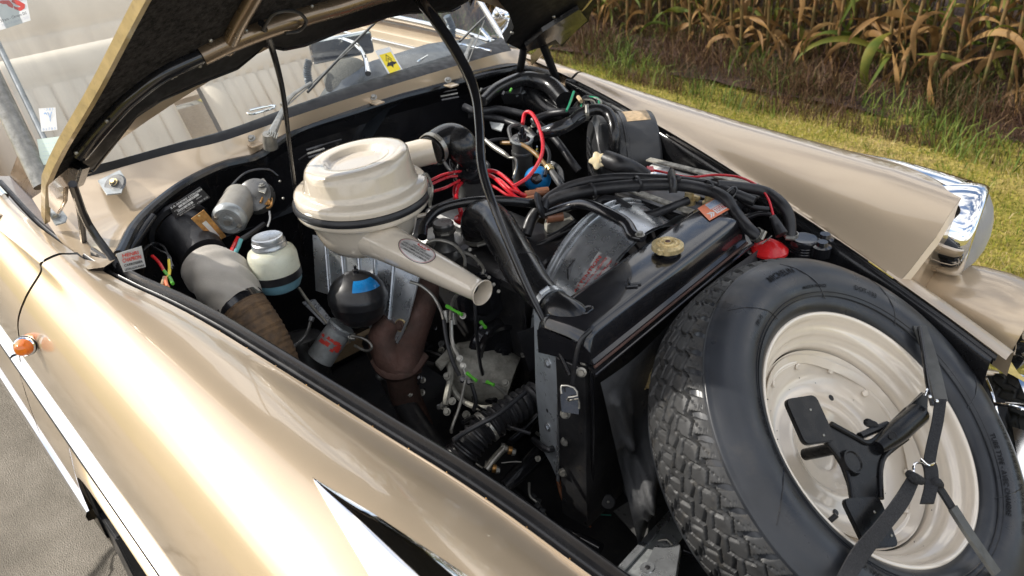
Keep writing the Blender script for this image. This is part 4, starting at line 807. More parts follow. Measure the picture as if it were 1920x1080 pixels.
# big intake hose to the radiator
bh = PP([(900, 450, .80), (894, 425, .835), (905, 408, .86), (928, 420, .865), (955, 462, .865), (980, 505, .862), (1005, 540, .858), (1030, 565, .855)])
bg_ = part('radiator_top_hose', tube(bh, [.028, .034, .0375, .0375, .036, .035, .030, .027], 30, 7), RUBG, car, 'large black top hose crossing to the radiator')
clampring(P(896, 440, .815), unit(bh[1] - bh[0]), .031, .010, bg_); 
clampring(P(1033, 568, .854), unit(bh[-1] - bh[-2]), .028, .013, bg_, ALU)
part('hose_seam', lathe(bh[5], unit(bh[6] - bh[4]), [(.0352, -.001), (.0358, 0), (.0352, .001)], 30), RUB, bg_)

# radiator --------------------------------------------------------------------
zt = .865
Rf = P(1104, 630, zt); Lf = P(1395, 407, zt); Lb = P(1312, 366, zt); Rb = P(1040, 548, zt)
yd_ = unit(Lf - Rf); yd_ = unit(V(yd_[0], yd_[1], 0)); xd_ = V(yd_[1], -yd_[0], 0); xd_ = xd_ if xd_[0] > 0 else -xd_
W_ = float(np.linalg.norm(Lf - Rf)); D_ = .105
FR = np.array([yd_, xd_, V(0, 0, 1)])   # local: u along tank, v forward, w up
O_ = Rf
def T(u, v, w_): return O_ + yd_ * u + xd_ * v + V(0, 0, w_)
rows = []
for i, u in enumerate(list(np.linspace(0, .02, 4)) + list(np.linspace(.03, W_ - .02, 24)) + list(np.linspace(W_ - .012, W_, 4))):
    e = min(u, W_ - u); k = min(1, e / .02); dr = .020 * (1 - math.sqrt(max(0, 1 - (1 - k) ** 2))) if k < 1 else 0
    rib = .0045 * max(0, 1 - abs(u - .31) / .006) + .0045 * max(0, 1 - abs(u - .155) / .008)
    rows.append([T(u, -D_ , -.075), T(u, -D_ + .0, -.014 - dr), T(u, -D_ + .008, -.003 - dr), T(u, -D_ + .02, -dr), T(u, -.045, .002 - dr), T(u, -.018, -dr), T(u, -.008, -.003 - dr), T(u, -.002 + rib, -.012 - dr), T(u, .002 + rib, -.030), T(u, .003, -.046), T(u, .010, -.049), T(u, .011, -.054)])
rad = part('radiator', grid(rows), BLK, car, 'black radiator with brass filler cap', ang=50)
for u in (0, W_): part('tank_end', slab([T(u, -D_, -.075), T(u, -D_, -.03), T(u, -D_ + .01, -.022), T(u, -.01, -.022), T(u, .002, -.030), T(u, .009, -.052)], yd_ * (-.001 if u == 0 else .001)), BLK, rad, smooth=False)
part('tank_front_lip', tube([T(-.002, .012, -.053), T(W_, .012, -.053)], .0026, 8, 1), RUST, rad)
part('radiator_core', box(T(W_ / 2, -.04, -.25), (W_, .06, .36), FR, .003), DARK, rad)
for a, b, d in ((.275, .04, .010), (.055, .04, .006), (.175, .03, .0)):
    c_ = T(a + .02 if a > .1 else a, -.045, .0035)
    if d: part('tank_dimple', lathe(c_ , (0, 0, 1), [(0, -.002), (d * .8, -.0018), (d, .0005), (d * 1.15, -.001)], 28, xh=yd_, fn=lambda t: 1 + 1.1 * math.cos(t) ** 2), BLK, rad)
ccx = T(.165, -.033, .003)
for j in (0, 1):
    for s in (-1, 1): part('embossed_chevron', tube([ccx + yd_ * (-.014 + .010 * j) + xd_ * 0, ccx + yd_ * (.0 + .010 * j) * 1 + xd_ * .013 * s], .002, 6, 1), BLK, rad)
part('tank_elbow', tube([P(1034, 568, .852), P(1052, 585, .853), P(1072, 600, .845), P(1085, 622, .83)], [.0275, .030, .032, .034], 28, 5), RUBG, rad)
H('drain_tube', [(1108, 618, .868), (1088, 640, .855), (1078, 680, .82), (1074, 720, .78)], 4.5, RUB, rad)
cc_ = P(1252, 456, .885); capo = part('radiator_cap', lathe(cc_, UP, [(0, .004), (.006, .004), (.0065, .001), (.011, .001), (.0125, .004), (.014, .004), (.015, .0015), (.024, .001), (.0285, -.002), (.029, -.010), (.026, -.012)], 40, fn=lambda a: 1 + .045 * max(0, math.cos(2 * (a - 2.2))) ** 12), BRASS, rad, 'round brass radiator cap')
part('cap_rivet', dome(cc_ + V(0, 0, .004), UP, .005, .002), RUST, capo)
part('cap_ear', lathe(cc_ + RIGHT * 0 - yd_ * .027 + xd_ * .003, UP, [(.002, .0), (.006, .0), (.007, -.008), (.002, -.009)], 16), BRASS, capo)
part('filler_neck', lathe(cc_, UP, [(.020, -.012), (.020, -.03)], 30), BLK, rad)
for k in range(40):
    a = k / 40 * 2 * math.pi; part('cap_mark', box(cc_ + V(math.cos(a) * .0195, math.sin(a) * .0195, .0015), (.0012, .003, .0012), frame(UP, (math.sin(a), -math.cos(a), 0))), BRASS, capo, smooth=False)
st = [T(.392, -.062, .0035), T(.392, -.012, .0035), T(.452, -.012, .0035), T(.452, -.066, .0035)]
st = [P(1330, 414, .8685), P(1372, 390, .8685), P(1342, 371, .8685), P(1308, 391, .8685)]
sk = part('coolant_sticker', slab(st, V(0, 0, .0005)), ORGP, rad, 'orange and white coolant sticker', smooth=False); n_ = V(0, 0, 1)
wq = [bil(st, .36, .52), bil(st, .93, .52), bil(st, .93, .95), bil(st, .36, .95)]
part('sticker_field', slab([p + n_ * .0008 for p in wq], n_ * .0002), GREYP, sk, smooth=False)
wq2 = [bil(st, .42, .12), bil(st, .93, .12), bil(st, .93, .48), bil(st, .42, .48)]
part('sticker_field', slab([p + n_ * .0008 for p in wq2], n_ * .0002), WHITE, sk, smooth=False)
def planar_txt(c4, s, u, v, hh_, wd_, m, parent, lift):
    g = textgeo(s, 1, V(0, 0, 0), V(1, 0, 0), V(0, 1, 0), 0, bold=.02); vv = np.array(g[0]); x0, x1 = vv[:, 0].min(), vv[:, 0].max(); y0, y1 = vv[:, 1].min(), vv[:, 1].max()
    return part('sticker_text', ([tuple(bil(c4, u + (a[0] - (x0 + x1) / 2) / (x1 - x0) * wd_, v + (a[1] - (y0 + y1) / 2) / (y1 - y0) * hh_) + lift) for a in vv], g[1]), m, parent, smooth=False)
planar_txt(st, 'ANTIGEL', .645, .73, .28, .52, BLUEP, sk, n_ * .0013); planar_txt(st, 'TOTAL', .675, .30, .26, .46, REDP, sk, n_ * .0013)
for j in (0, 1): part('sticker_chevron', slab([bil(st, .10 + .10 * j, .42) + n_ * .0009, bil(st, .16 + .10 * j, .42) + n_ * .0009, bil(st, .28 + .10 * j, .26) + n_ * .0009, bil(st, .16 + .10 * j, .08) + n_ * .0009, bil(st, .10 + .10 * j, .08) + n_ * .0009, bil(st, .21 + .10 * j, .26) + n_ * .0009], n_ * .0003), WHITE, sk, smooth=False)
# side plate of the radiator
sp4 = [P(1001, 560, x=-.86), P(1046, 596, x=-.80), P(1050, 700, x=-.80), P(1046, 905, x=-.80), P(1016, 838, x=-.83), P(1003, 700, x=-.85)]
pl2 = plane3(P(1002, 560, .862), P(1048, 600, .858), P(1044, 905, .50))
spl = part('radiator_side_plate', slab(onpl([(1000, 552), (1048, 596), (1050, 700), (1048, 905), (1032, 868), (1014, 838), (1004, 720)], *pl2), -pl2[1] * .001), PLATE, car, 'scratched aluminium side plate')
part('plate_fold', tube([p_ + pl2[1] * .001 for p_ in onpl([(1047, 598), (1049, 700), (1047, 900)], *pl2)], .0035, 10, 2), ALU, spl)
for px, py, z in ((1027, 681, .755), (1027, 800, .63)): part('plate_bolt', hexbolt(onpl([(px, py)], *pl2)[0], pl2[1], .006, .005), ALU, spl)
part('plate_slot', dome(onpl([(1026, 770)], *pl2)[0], pl2[1], .004, .001), BLKP, spl)
# dark radiator frame in front of the plate
pl3 = plane3(P(1052, 620, .83), P(1100, 690, .79), P(1110, 905, .53))
part('radiator_frame', slab(onpl([(1050, 612), (1092, 668), (1112, 700), (1114, 800), (1112, 905), (1062, 915), (1050, 900)], *pl3), -pl3[1] * .003), SATIN, car)
part('frame_strip', tube([p_ + pl3[1] * .002 for p_ in onpl([(1111, 695), (1114, 800), (1111, 905)], *pl3)], .0035, 8, 2), BLK, car)
br_ = part('prop_bracket', slab(PP([(1055, 722, .775), (1080, 722, .775), (1086, 745, .765), (1086, 775, .74), (1052, 770, .74), (1050, 740, .765)]), V(.003, -.003, 0), .001), BLK, car)
part('bracket_edge', tube(PP([(1053, 738, .775), (1053, 723, .785), (1076, 727, .785), (1083, 742, .775), (1066, 745, .77), (1066, 752, .76), (1084, 748, .765), (1086, 766, .75)]), .0016, 6, 2), ZINC, br_)
for px, py, z in ((1097, 678, .80), (1090, 698, .79), (1060, 776, .73), (1088, 888, .55), (1060, 828, .62), (1056, 886, .545)): part('frame_bolt', hexbolt(P(px, py, z), (.5, -.7, .3), .0055, .006), ZINC, car)
# folded strip with rivets, front of the radiator
sa_ = P(1100, 698, .79); sb_ = P(1402, 448, .80)
st_ = part('front_strip', slab([P(1094, 678, .800), P(1400, 436, .800), P(1412, 458, .800), P(1116, 704, .800)], V(0, 0, -.003), .001), SATIN, car)
part('strip_fold', tube([P(1116, 704, .799), P(1412, 458, .799)], .0028, 8, 1), BLK, st_)
for a, b in ((1140, 658), (1211, 603), (1274, 552), (1329, 508), (1375, 466)): part('strip_rivet', dome(P(a, b, .801), UP, .0042, .0035, 12), ALU, st_)
part('strip_tab', slab(PP([(1372, 452, .805), (1400, 440, .805), (1410, 458, .80), (1384, 472, .80)]), V(0, 0, .002), .001), ZINC, st_)
part('upper_rail', tube([P(1100, 684, .80), P(1402, 434, .803)], .003, 8, 1), BLK, car)
# vinyl cover
rows = []
for i in range(50):
    t = i / 49; row = []
    xt_, yt_, zt_ = P(1116 + 292 * t, 702 - 246 * t, .796)
    for j in range(40):
        s = j / 39; b = V(xt_, yt_, zt_) + V(.02 + .055 * s, -.01 + .03 * s * (1 - t), -.34 * s)
        f = .012 * math.sin(s * 9 + t * 13) * math.exp(-((s - .62) / .22) ** 2 - ((t - .17) / .14) ** 2) * 1.6 + .010 * math.sin(11 * t + 2 * s) * s + .008 * math.exp(-((t - .06 - .1 * s) / .03) ** 2) * (s > .1) + .012 * math.exp(-((s - .75 + t * 1.1) / .06) ** 2) * math.exp(-((t - .2) / .12) ** 2)
        f += .0035 * math.sin(7 * t + 5 * s + 2 * math.sin(6 * s)) + .004 * math.exp(-((s - .35 - .6 * t) / .03) ** 2) + .005 * math.exp(-((t - .10 - .05 * math.sin(8 * s)) / .015) ** 2) * (s > .15); row.append(b + V(f, -f * .8, 0) * 2.2)
    rows.append(row)
vn = part('radiator_cover', grid(rows), VINYL, car, 'creased black vinyl radiator cover', ang=180)
for px, py, z in ((1140, 941, .465), (1182, 917, .475)): part('cover_stud', lathe(P(px, py, z), (.6, -.55, .6), [(0, .002), (.012, .002), (.0145, .0)], 24), SATIN, vn); part('stud_rivet', dome(P(px, py, z) + unit(V(.6, -.55, .6)) * .002, (.6, -.55, .6), .003, .002, 10), ZINC, vn)
zp = [P(1234, 672, .74), P(1222, 696, .73), P(1212, 728, .71)]; part('zip', ribbon(zp, V(.012, .0, .004), .003), BRASS, vn, 'bronze zip edge')
for k in range(12):
    t = k / 11; p = zp[0] * (1 - t) + zp[2] * t; part('zip_tooth', box(p + V(.001, -.002, .002), (.008, .0016, .0016), FR), BRASS, vn, smooth=False)
# aluminium cross member at the bottom
pl4 = plane3(P(1160, 1080, .47), P(1290, 990, .48), P(1262, 953, .47))
cmr = part('cross_member', slab(onpl([(1140, 1085), (1150, 1072), (1262, 951), (1292, 992), (1196, 1110), (1140, 1110)], *pl4), -pl4[1] * .002), ALUD, car, 'bare metal cross member at the bottom', smooth=False)
part('channel', slab([p_ + pl4[1] * .012 for p_ in onpl([(1196, 1104), (1240, 1010), (1262, 1012), (1278, 1034), (1268, 1100)], *pl4)], -pl4[1] * .012, .001), ALU, cmr)
part('channel_side', slab([p_ + pl4[1] * .001 for p_ in onpl([(1152, 1074), (1262, 953), (1270, 962), (1166, 1080)], *pl4)], pl4[1] * .004, .0005), ALU, cmr)
pl5 = plane3(P(1150, 950, .45), P(1255, 900, .47), P(1262, 950, .465))
part('lower_frame', slab(onpl([(1150, 958), (1232, 905), (1256, 900), (1262, 950), (1246, 990), (1200, 1012)], *pl5), -pl5[1] * .003), CANM, car, smooth=False)
part('frame_seam', tube([p_ + pl5[1] * .001 for p_ in onpl([(1196, 932), (1226, 972)], *pl5)], .0012, 6, 1), ALUD, car)
for px, py in ((1189, 1046), (1216, 1075)): part('member_hole', dome(onpl([(px, py)], *pl4)[0] + pl4[1] * (.001 if px < 1200 else .013), pl4[1], .0045, .0008), BLKP, cmr)
part('member_washer', lathe(onpl([(1216, 1075)], *pl4)[0] + pl4[1] * .012, pl4[1], [(.006, .001), (.012, .0015), (.013, 0)], 24), ALU, cmr)
H('member_wire', [(1234, 1014, .49), (1250, 1012, .495), (1262, 1024, .49), (1272, 1034, .485)], 2.6, ZINC, cmr)
part('member_bolt', hexbolt(P(1256, 1068, .48), UP, .006, .006), ZINC, cmr)
H('lower_bar', [(1280, 1030, .44), (1330, 1050, .43), (1400, 1100, .42)], 16, BLK)
# fan shroud: part of a cone facing the engine
YS, ZS, SQ = 1.11, .645, 1.0
rows = []
for s in np.linspace(0, 1, 12):
    row = []
    for a in np.linspace(math.radians(-5), math.radians(150), 44):
        r = .218 - .020 * s; x = -.975 + .12 * s
        rr_ = r if s > .12 else r + .006 * math.sin(s * 60)
        row.append(V(x, YS - rr_ * math.cos(a) * 1.0, ZS + rr_ * math.sin(a) * SQ))
    rows.append(row)
shr = part('fan_shroud', grid(rows), ALU, car, 'curved polished aluminium fan shroud', ang=70)
part('shroud_lip', tube([V(-.975, YS - .220 * math.cos(a), ZS + .220 * math.sin(a) * SQ) for a in np.linspace(math.radians(8), math.radians(150), 30)], .004, 8, 2), ALU, shr)
part('shroud_bead', tube([V(-.962, YS - .2155 * math.cos(a), ZS + .2155 * math.sin(a) * SQ) for a in np.linspace(math.radians(8), math.radians(150), 30)], .003, 8, 2), ALU, shr)
part('shroud_flange', grid([[V(-.857, YS - .198 * math.cos(a), ZS + .198 * math.sin(a)), V(-.840, YS - .235 * math.cos(a) + .004 * math.sin(9 * a), min(.860, ZS + .222 * math.sin(a)) + .003 * math.sin(14 * a))] for a in np.linspace(math.radians(20), math.radians(165), 50)]), ALU, shr)
def onshroud(px, py):
    r = unit(ROT @ np.array([px - 960, -(py - 540), -FPX])); f = lambda s: (lambda Q: math.hypot(Q[1] - YS, (Q[2] - ZS) / SQ) - (.218 - .020 * min(1, max(0, (Q[0] + .975) / .12))) - .0012)(CAM + r * s)
    S = np.linspace(.6, 2.2, 600); a = f(S[0])
    for i in range(599):
        b = f(S[i + 1])
        if a > 0 >= b: return CAM + r * S[i + 1]
        a = b
    return CAM + r * 1.35
aq = [(1070, 548), (1148, 502), (1160, 478), (1122, 474)]
rows = [[onshroud(*((1 - u) * (1 - v) * np.array([1070, 549]) + u * (1 - v) * np.array([1100, 558]) + u * v * np.array([1166, 494]) + (1 - u) * v * np.array([1122, 472]))) for v in np.linspace(0, 1, 12)] for u in np.linspace(0, 1, 8)]
att = part('warning_sticker', grid(rows), SILV, shr, 'worn silver warning sticker with red words')
for s, u, a, b, m in (('ATTENTION', .17, .03, .93, REDP), ('NE VIDANGEZ PAS LE RADIATEUR', .40, .02, .97, REDP), ('il contient de l\'antigel pour', .62, .05, .97, REDP), ('le moteur et protege du gel', .84, .05, .95, REDP)):
    g = textgeo(s, 1, V(0, 0, 0), V(1, 0, 0), V(0, 1, 0), 0, bold=.02); vv = np.array(g[0]); x0, x1 = vv[:, 0].min(), vv[:, 0].max(); y0, y1 = -.4, .5; hs_ = .20 if s == 'ATTENTION' else .13
    def mp_(p): 
        v = a + (p[0] - x0) / (x1 - x0) * (b - a); uu = u - (p[1] - .05) * hs_; A_ = (1 - uu) * (1 - v) * np.array([1070, 549]) + uu * (1 - v) * np.array([1100, 558]) + uu * v * np.array([1166, 494]) + (1 - uu) * v * np.array([1122, 472]); return tuple(onshroud(*A_) + V(0, -.0006, .0008))
    part('sticker_text', ([mp_(p) for p in vv], g[1]), m, att, smooth=False)
# black stay across the shroud
part('radiator_stay', tube(PP([(1010, 405, .84), (1060, 388, .855), (1098, 383, .87), (1140, 400, .875), (1172, 418, .87), (1186, 440, .865), (1206, 446, .868)]), [.006, .009, .010, .010, .010, .010, .008], 12, 5, flat=1.3), BLK, car)
part('stay_bolt', hexbolt(P(1200, 440, .876), UP, .006, .006), ZINC, car)
for l in ([(985, 470, .78), (1020, 455, .79), (1060, 435, .80), (1095, 420, .82)], [(990, 490, .76), (1030, 470, .78), (1075, 445, .80)], [(1000, 450, .78), (1040, 440, .79), (1080, 415, .82)]): H('wire_sleeve', l, 5, RUB)
part('rusty_cover', lathe(P(1050, 420, .80), (.3, -.3, .9), [(0, .01), (.028, .008), (.034, 0), (.034, -.02)], 26), CAST, car)
H('alternator_hose', [(1110, 400, .84), (1125, 378, .855), (1150, 376, .86), (1180, 392, .85)], 9, RUB)
for k in range(4): H('fuse_wire', [(1160 + 5 * k, 402, .83), (1168 + 5 * k, 388, .845), (1176 + 5 * k, 405, .835)], 2, ZINC if k % 2 else WHITE, n=6)
H('red_cap', [(1186, 402, .84), (1196, 408, .84)], 5, ORGP, n=8, sm=1)
part('fuse_box', box(P(1180, 415, .815), (.05, .04, .03), FR, .004), DARK, car)

# battery ----------------------------------------------------------------------
bq = [P(1150, 355, .84), P(1330, 420, .84), P(1420, 345, .84), P(1238, 298, .84)]
u_ = unit(bq[2] - bq[3]); bat = thing('car_battery', 'black battery with a white label under old metal straps', 'battery', tuple(P(1290, 350, .66)))
nrm = V(0, 0, 1)
part('battery_case', slab([V(p[0], p[1], .835) for p in bq], V(0, 0, -.18), .006), BATM, bat)
lq = [P(1195, 332, .842), P(1300, 348, .842), P(1345, 332, .842), P(1225, 306, .842)]
lb = part('battery_label', slab(lq, V(0, 0, .001)), WHITE, bat, smooth=False)
planar_txt(lq, '12V 60Ah', .35, .35, .25, .35, BLUEP, lb, V(0, 0, .0015)); planar_txt(lq, 'II III IIII II', .3, .7, .3, .3, GREYP, lb, V(0, 0, .0015))
for a, b in (((1215, 300), (1420, 350)), ((1165, 352), (1370, 425))):
    p0, p1 = P(a[0], a[1], .850), P(b[0], b[1], .850); d = unit(p1 - p0); n2 = np.cross(d, V(0, 0, 1))
    part('battery_strap', slab([p0 - n2 * .010, p1 - n2 * .010, p1 + n2 * .010, p0 + n2 * .010], V(0, 0, .004), .001), OLDW, bat)
for px, py in ((1282, 322), (1320, 372), (1395, 362)): part('cell_ridge', box(P(px, py, .843), (.07, .012, .008), frame(UP, u_), .003), BATM, bat)
for px, py in ((1292, 372), (1330, 377)):
    t_ = part('battery_terminal', lathe(P(px, py, .855), UP, [(0, .014), (.009, .014), (.010, 0), (.014, -.002), (.014, -.012)], 18), BRASS, bat)
    part('terminal_clamp', box(P(px + 8, py - 2, .857), (.028, .012, .010), frame(UP, u_), .003), BRASS, bat)
H('battery_cable', [(1290, 376, .86), (1260, 388, .855), (1220, 402, .84), (1185, 402, .83)], 8, RUB)
H('battery_rod', [(1190, 315, .84), (1190, 330, .82)], 3, ZINC)
H('red_wire', [(1212, 317, .86), (1240, 322, .862), (1290, 332, .868), (1340, 328, .87), (1385, 332, .872), (1420, 348, .875), (1440, 372, .87), (1450, 404, .855)], 2.4, REDW, label='thin red wire above the battery')
for k in range(4): H('wire_coil', [(1214 + k * 3, 313, .862), (1216 + k * 3, 321, .862)], 2.2, REDW, n=6, sm=1)
part('filler_cap', lathe(P(1258, 299, .82), UP, [(0, .016), (.010, .016), (.012, .010), (.020, .008), (.026, .004), (.028, -.02)], 28), DRUM, car)
# plastic tap on the black pipe
tp = thing('plastic_drain_tap', 'pale yellow plastic fitting with rounded lobes on a black sleeve', 'plastic fitting', tuple(P(1122, 300, .86)))
lob = lambda a: 1 + .16 * math.cos(5 * a + .6)
part('lobed_flange', lathe(P(1122, 301, .885), unit(V(.45, -.65, .6)), [(0, .006), (.012, .0055), (.018, .003), (.019, 0), (.018, -.003), (0, -.004)], 50, fn=lob), CREAM, tp)
part('tap_neck', tube([P(1122, 301, .884), P(1142, 300, .884)], [.012, .013], 18, 2), CREAM, tp)
H('heater_sleeve', [(1136, 298, .885), (1165, 310, .88), (1190, 318, .87), (1215, 330, .86)], [17, 18, 15, 11], RUB, label='tapered black sleeve pointing at the battery')
# heater blower drum ---------------------------------------------------------------
dr0 = P(1118, 305, .795); dax2 = unit(V(.62, .78, .0))
drm = part('heater_drum', lathe(dr0, dax2, [(0, -.012), (.066, -.012), (.095, -.006), (.103, -.008), (.110, .0), (.117, .004), (.119, .010), (.119, .135), (.116, .141), (.10, .146), (0, .146)], 56, xh=(0, 0, 1)), DRUM, car, 'large black heater blower drum', ang=50)
part('drum_band', lathe(dr0, dax2, [(.119, .056), (.122, .057), (.122, .063), (.119, .064)], 56), DRUM, drm)
part('drum_lug', tube([dr0 + dax2 * .05 + V(.070, -.05, .062), dr0 + dax2 * .05 + V(.080, -.058, .068)], .008, 12, 1), DRUM, drm)
rows = [[dr0 + dax2 * h + (np.array([dax2[1], -dax2[0], 0]) * math.cos(a) + V(0, 0, 1) * math.sin(a)) * .1197 for h in (.070, .128)] for a in np.linspace(math.radians(72), math.radians(112), 10)]
part('drum_label', grid(rows), TAN, drm, 'tan paper label on the drum')
for k in range(5): part('drum_slot', tube([dr0 - dax2 * .013 + V(-.05 * dax2[1], .05 * dax2[0], .05 - k * .02), dr0 - dax2 * .013 + V(.05 * dax2[1], -.05 * dax2[0], .045 - k * .02)], .0022, 6, 1), BLK, drm)
H('heater_hose', [(1068, 232, .93), (1090, 214, .94), (1120, 205, .945), (1142, 215, .935), (1152, 245, .91), (1152, 285, .86), (1150, 300, .83)], 11, RUBG, label='shiny black hose arching over the drum')
H('heater_box', [(1012, 250, .91), (1045, 242, .925), (1075, 228, .93), (1100, 214, .935)], [10, 14, 12, 10], BLK)
clampring(P(1100, 211, .94), unit(V(.6, .6, 0)), .018, .010, car)
H('bay_hose', [(1000, 225, .91), (1030, 214, .92), (1060, 210, .93), (1090, 207, .93)], 7, RUB)
# far corner trunking
H('far_trunking', [(905, 190, .93), (935, 165, .94), (985, 148, .935), (1030, 160, .92), (1058, 188, .90)], [10, 12, 14, 17, 18], RUBG, label='fat shiny black trunking in the far corner')
bw = tube(PP([(985, 178, .88), (1003, 190, .87), (1030, 208, .86), (1062, 215, .86)]), [.046, .040, .030, .022], 24, 5)
part('heater_bellows', bw, RUBG, car, 'black bellows funnel'); part('bellows_rim', lathe(P(985, 178, .88), unit(P(1003, 190, .87) - P(985, 178, .88)), [(.044, -.004), (.050, -.003), (.050, .004), (.044, .005)], 30), RUB, car)
part('relay_box', box(P(963, 172, .90), (.06, .05, .055), frame((.3, -.5, .8), (1, .6, 0)), .005), DRUM, car, 'black ribbed relay box')
part('foil_patch', slab(PP([(955, 150, .915), (978, 156, .91), (985, 172, .905), (968, 180, .90)]), V(0, 0, -.003)), ALUD, car)
part('foil_patch', slab(PP([(918, 228, .88), (945, 232, .88), (940, 245, .87), (922, 240, .87)]), V(0, 0, -.003)), ALUD, car)
for k in range(6):
    H('far_wire', [(1068 + 5 * k, 214 - k, .93), (1078 + 4 * k, 196 - 3 * k, .94), (1100 + 5 * k, 180 + 4 * (k % 3), .945), (1112 + 3 * k, 198, .94)], 1.8, [RUB, RUB, ZINC, RUB, mat('green_wire', (.03, .30, .16), .4), ZINC][k], n=6)
H('far_wire', [(1062, 208, .94), (1068, 195, .945), (1076, 172, .95)], 2.4, bpy.data.materials['green_wire'], n=6); H('far_wire', [(1084, 182, .945), (1090, 190, .945)], 4, TAN, n=6, sm=1)
for l in ([(905, 170, .93), (930, 160, .935), (960, 152, .935)], [(870, 200, .92), (895, 210, .91), (935, 205, .90), (985, 215, .89)], [(880, 215, .90), (930, 222, .88), (980, 240, .87), (1005, 260, .86)], [(1000, 225, .90), (1040, 260, .88), (1070, 300, .86), (1085, 320, .84)], [(1015, 262, .89), (1030, 290, .88), (1022, 330, .86)], [(905, 270, .88), (930, 262, .88), (970, 262, .87)], [(830, 300, .85), (850, 320, .85), (890, 296, .87), (915, 308, .86), (912, 326, .85)]):
    H('bay_hose', l, 7 if l[0][0] not in (1015, 905, 830) else 3.5, RUB)
for k in range(5): part('relay_terminal', tube([P(900 + k * 14, 172 + (k % 2) * 6, .935), P(903 + k * 14, 166 + (k % 2) * 6, .94)], .003, 6, 1), [ZINC, RED, ZINC, BLK, GREEN][k], car)
# hydraulic fluid tank at the far front corner --------------------------------------
tk = P(1470, 470, .745); tank = part('hydraulic_tank', lathe(tk, UP, [(0, .02), (.06, .018), (.085, .012), (.090, .006), (.090, -.012), (.086, -.014), (.086, -.12)], 56), BLK, car, 'round black fluid tank behind the spare tyre')
rc = P(1443, 466, .79); part('red_filler_cap', lathe(rc, UP, [(0, .022), (.008, .019), (.026, .008), (.036, -.001), (.0365, -.006)], 40), RED, tank, 'bright red conical cap')
part('cap_wire', tube([rc + V(-.025, -.03, -.01), rc + V(0, -.005, .026), rc + V(.002, -.001, .03)], .0012, 6, 4), ZINC, tank); part('cap_base', lathe(rc, UP, [(.034, -.006), (.035, -.024)], 36), BLK, tank)
rb = P(1508, 450, .80); part('ribbed_cap', lathe(rb, UP, [(0, .004), (.024, .005), (.027, .003), (.028, 0), (.028, -.006), (.026, -.007), (.028, -.009), (.028, -.012), (.026, -.013), (.028, -.015), (.028, -.018), (.026, -.019), (.028, -.021), (.028, -.03)], 40), BLK, tank)
H('rubber_boot', [(1448, 405, .86), (1456, 420, .845), (1466, 440, .83)], [6, 9, 12], RUB, label='tapered rubber boot on the red wire')
for px, py in ((1398, 405), (1432, 395), (1540, 470), (1545, 455)): part('tank_fitting', lathe(P(px, py, .79), UP, [(0, .02), (.010, .02), (.012, .012), (.018, .010), (.018, -.01)], 18), BLK, tank)
for l in ([(1385, 372, .84), (1410, 388, .83), (1440, 392, .82)], [(1395, 410, .80), (1430, 400, .81), (1470, 410, .80)], [(1545, 450, .78), (1552, 470, .77), (1548, 482, .76)]): H('bay_hose', l, 5, RUB)
part('far_ledge', slab(PP([(1612, 555, .66), (1700, 560, .66), (1790, 640, .62), (1800, 700, .58), (1700, 660, .60)]), V(0, 0, -.01), .002), SATIN, car)

# ================================================================ spare wheel
wn = V(.60985811, .04874664, .79101002); wu = V(-.78849519, -.06302531, .61180319); wv = np.cross(wn, wu); wc = V(-.34, 1.01, .706)
whl = thing('spare_wheel', 'spare wheel with a black tyre and cream rim leaning over the nose', 'spare wheel', tuple(wc - wn * .15))
def WP(a, r, h): return wc + wn * h + r * (wu * math.cos(a) + wv * math.sin(a))
def wl(prof, n=120, fn=None): return lathe(wc, wn, prof, n, xh=wu, fn=fn)
tyr = part('tyre', wl([(.2065, -.010), (.207, .001), (.212, .009), (.222, .0165), (.226, .016), (.232, .0215), (.245, .0275), (.262, .0295), (.280, .0265), (.295, .0185), (.3045, .0095), (.3085, .0055), (.3110, .0045), (.3118, .002), (.3110, -.001), (.315, -.006), (.318, -.012), (.321, -.03), (.321, -.11), (.314, -.145), (.295, -.165), (.262, -.172), (.23, -.165), (.207, -.14)], 180), TYRE, whl, ang=80)
NP = 58; SA = 20; NW = 96
sw = np.linspace(0, 1, NW)
tp_ = np.array([(.3105, -.0015), (.3165, -.0080), (.3225, -.0165), (.3275, -.030), (.3295, -.050), (.3305, -.072), (.3295, -.094), (.3275, -.114), (.3225, -.128), (.3165, -.137), (.308, -.146)])
tt_ = np.linspace(0, 1, len(tp_)); tr = np.interp(sw, tt_, tp_[:, 0]); th_ = np.interp(sw, tt_, tp_[:, 1])
def sm_(x): return np.clip(x, 0, 1) ** 2 * (3 - 2 * np.clip(x, 0, 1))
na = NP * SA; A_ = np.arange(na) / na * 2 * math.pi; ph = (np.arange(na) / SA)[:, None]; S_ = sw[None, :]
tri = lambda x: np.abs((x % 1) * 2 - 1) * 2 - 1
dep_ = np.zeros((na, NW))
def sh_(x): return np.clip(x, 0, 1)
for k, (w0, amp, wd_, p0) in enumerate(((.255, .036, .016, 0), (.385, .030, .010, .5), (.50, .030, .012, .2), (.615, .030, .010, .7), (.745, .036, .016, .5))):
    dd_ = np.abs(S_ - (w0 + amp * tri(ph * (1 if k in (0, 4) else 1) + p0))); dep_ = np.maximum(dep_, (1 - sh_((dd_ - wd_ * .6) / (wd_ * .35))) * (1 if k in (0, 2, 4) else .75))
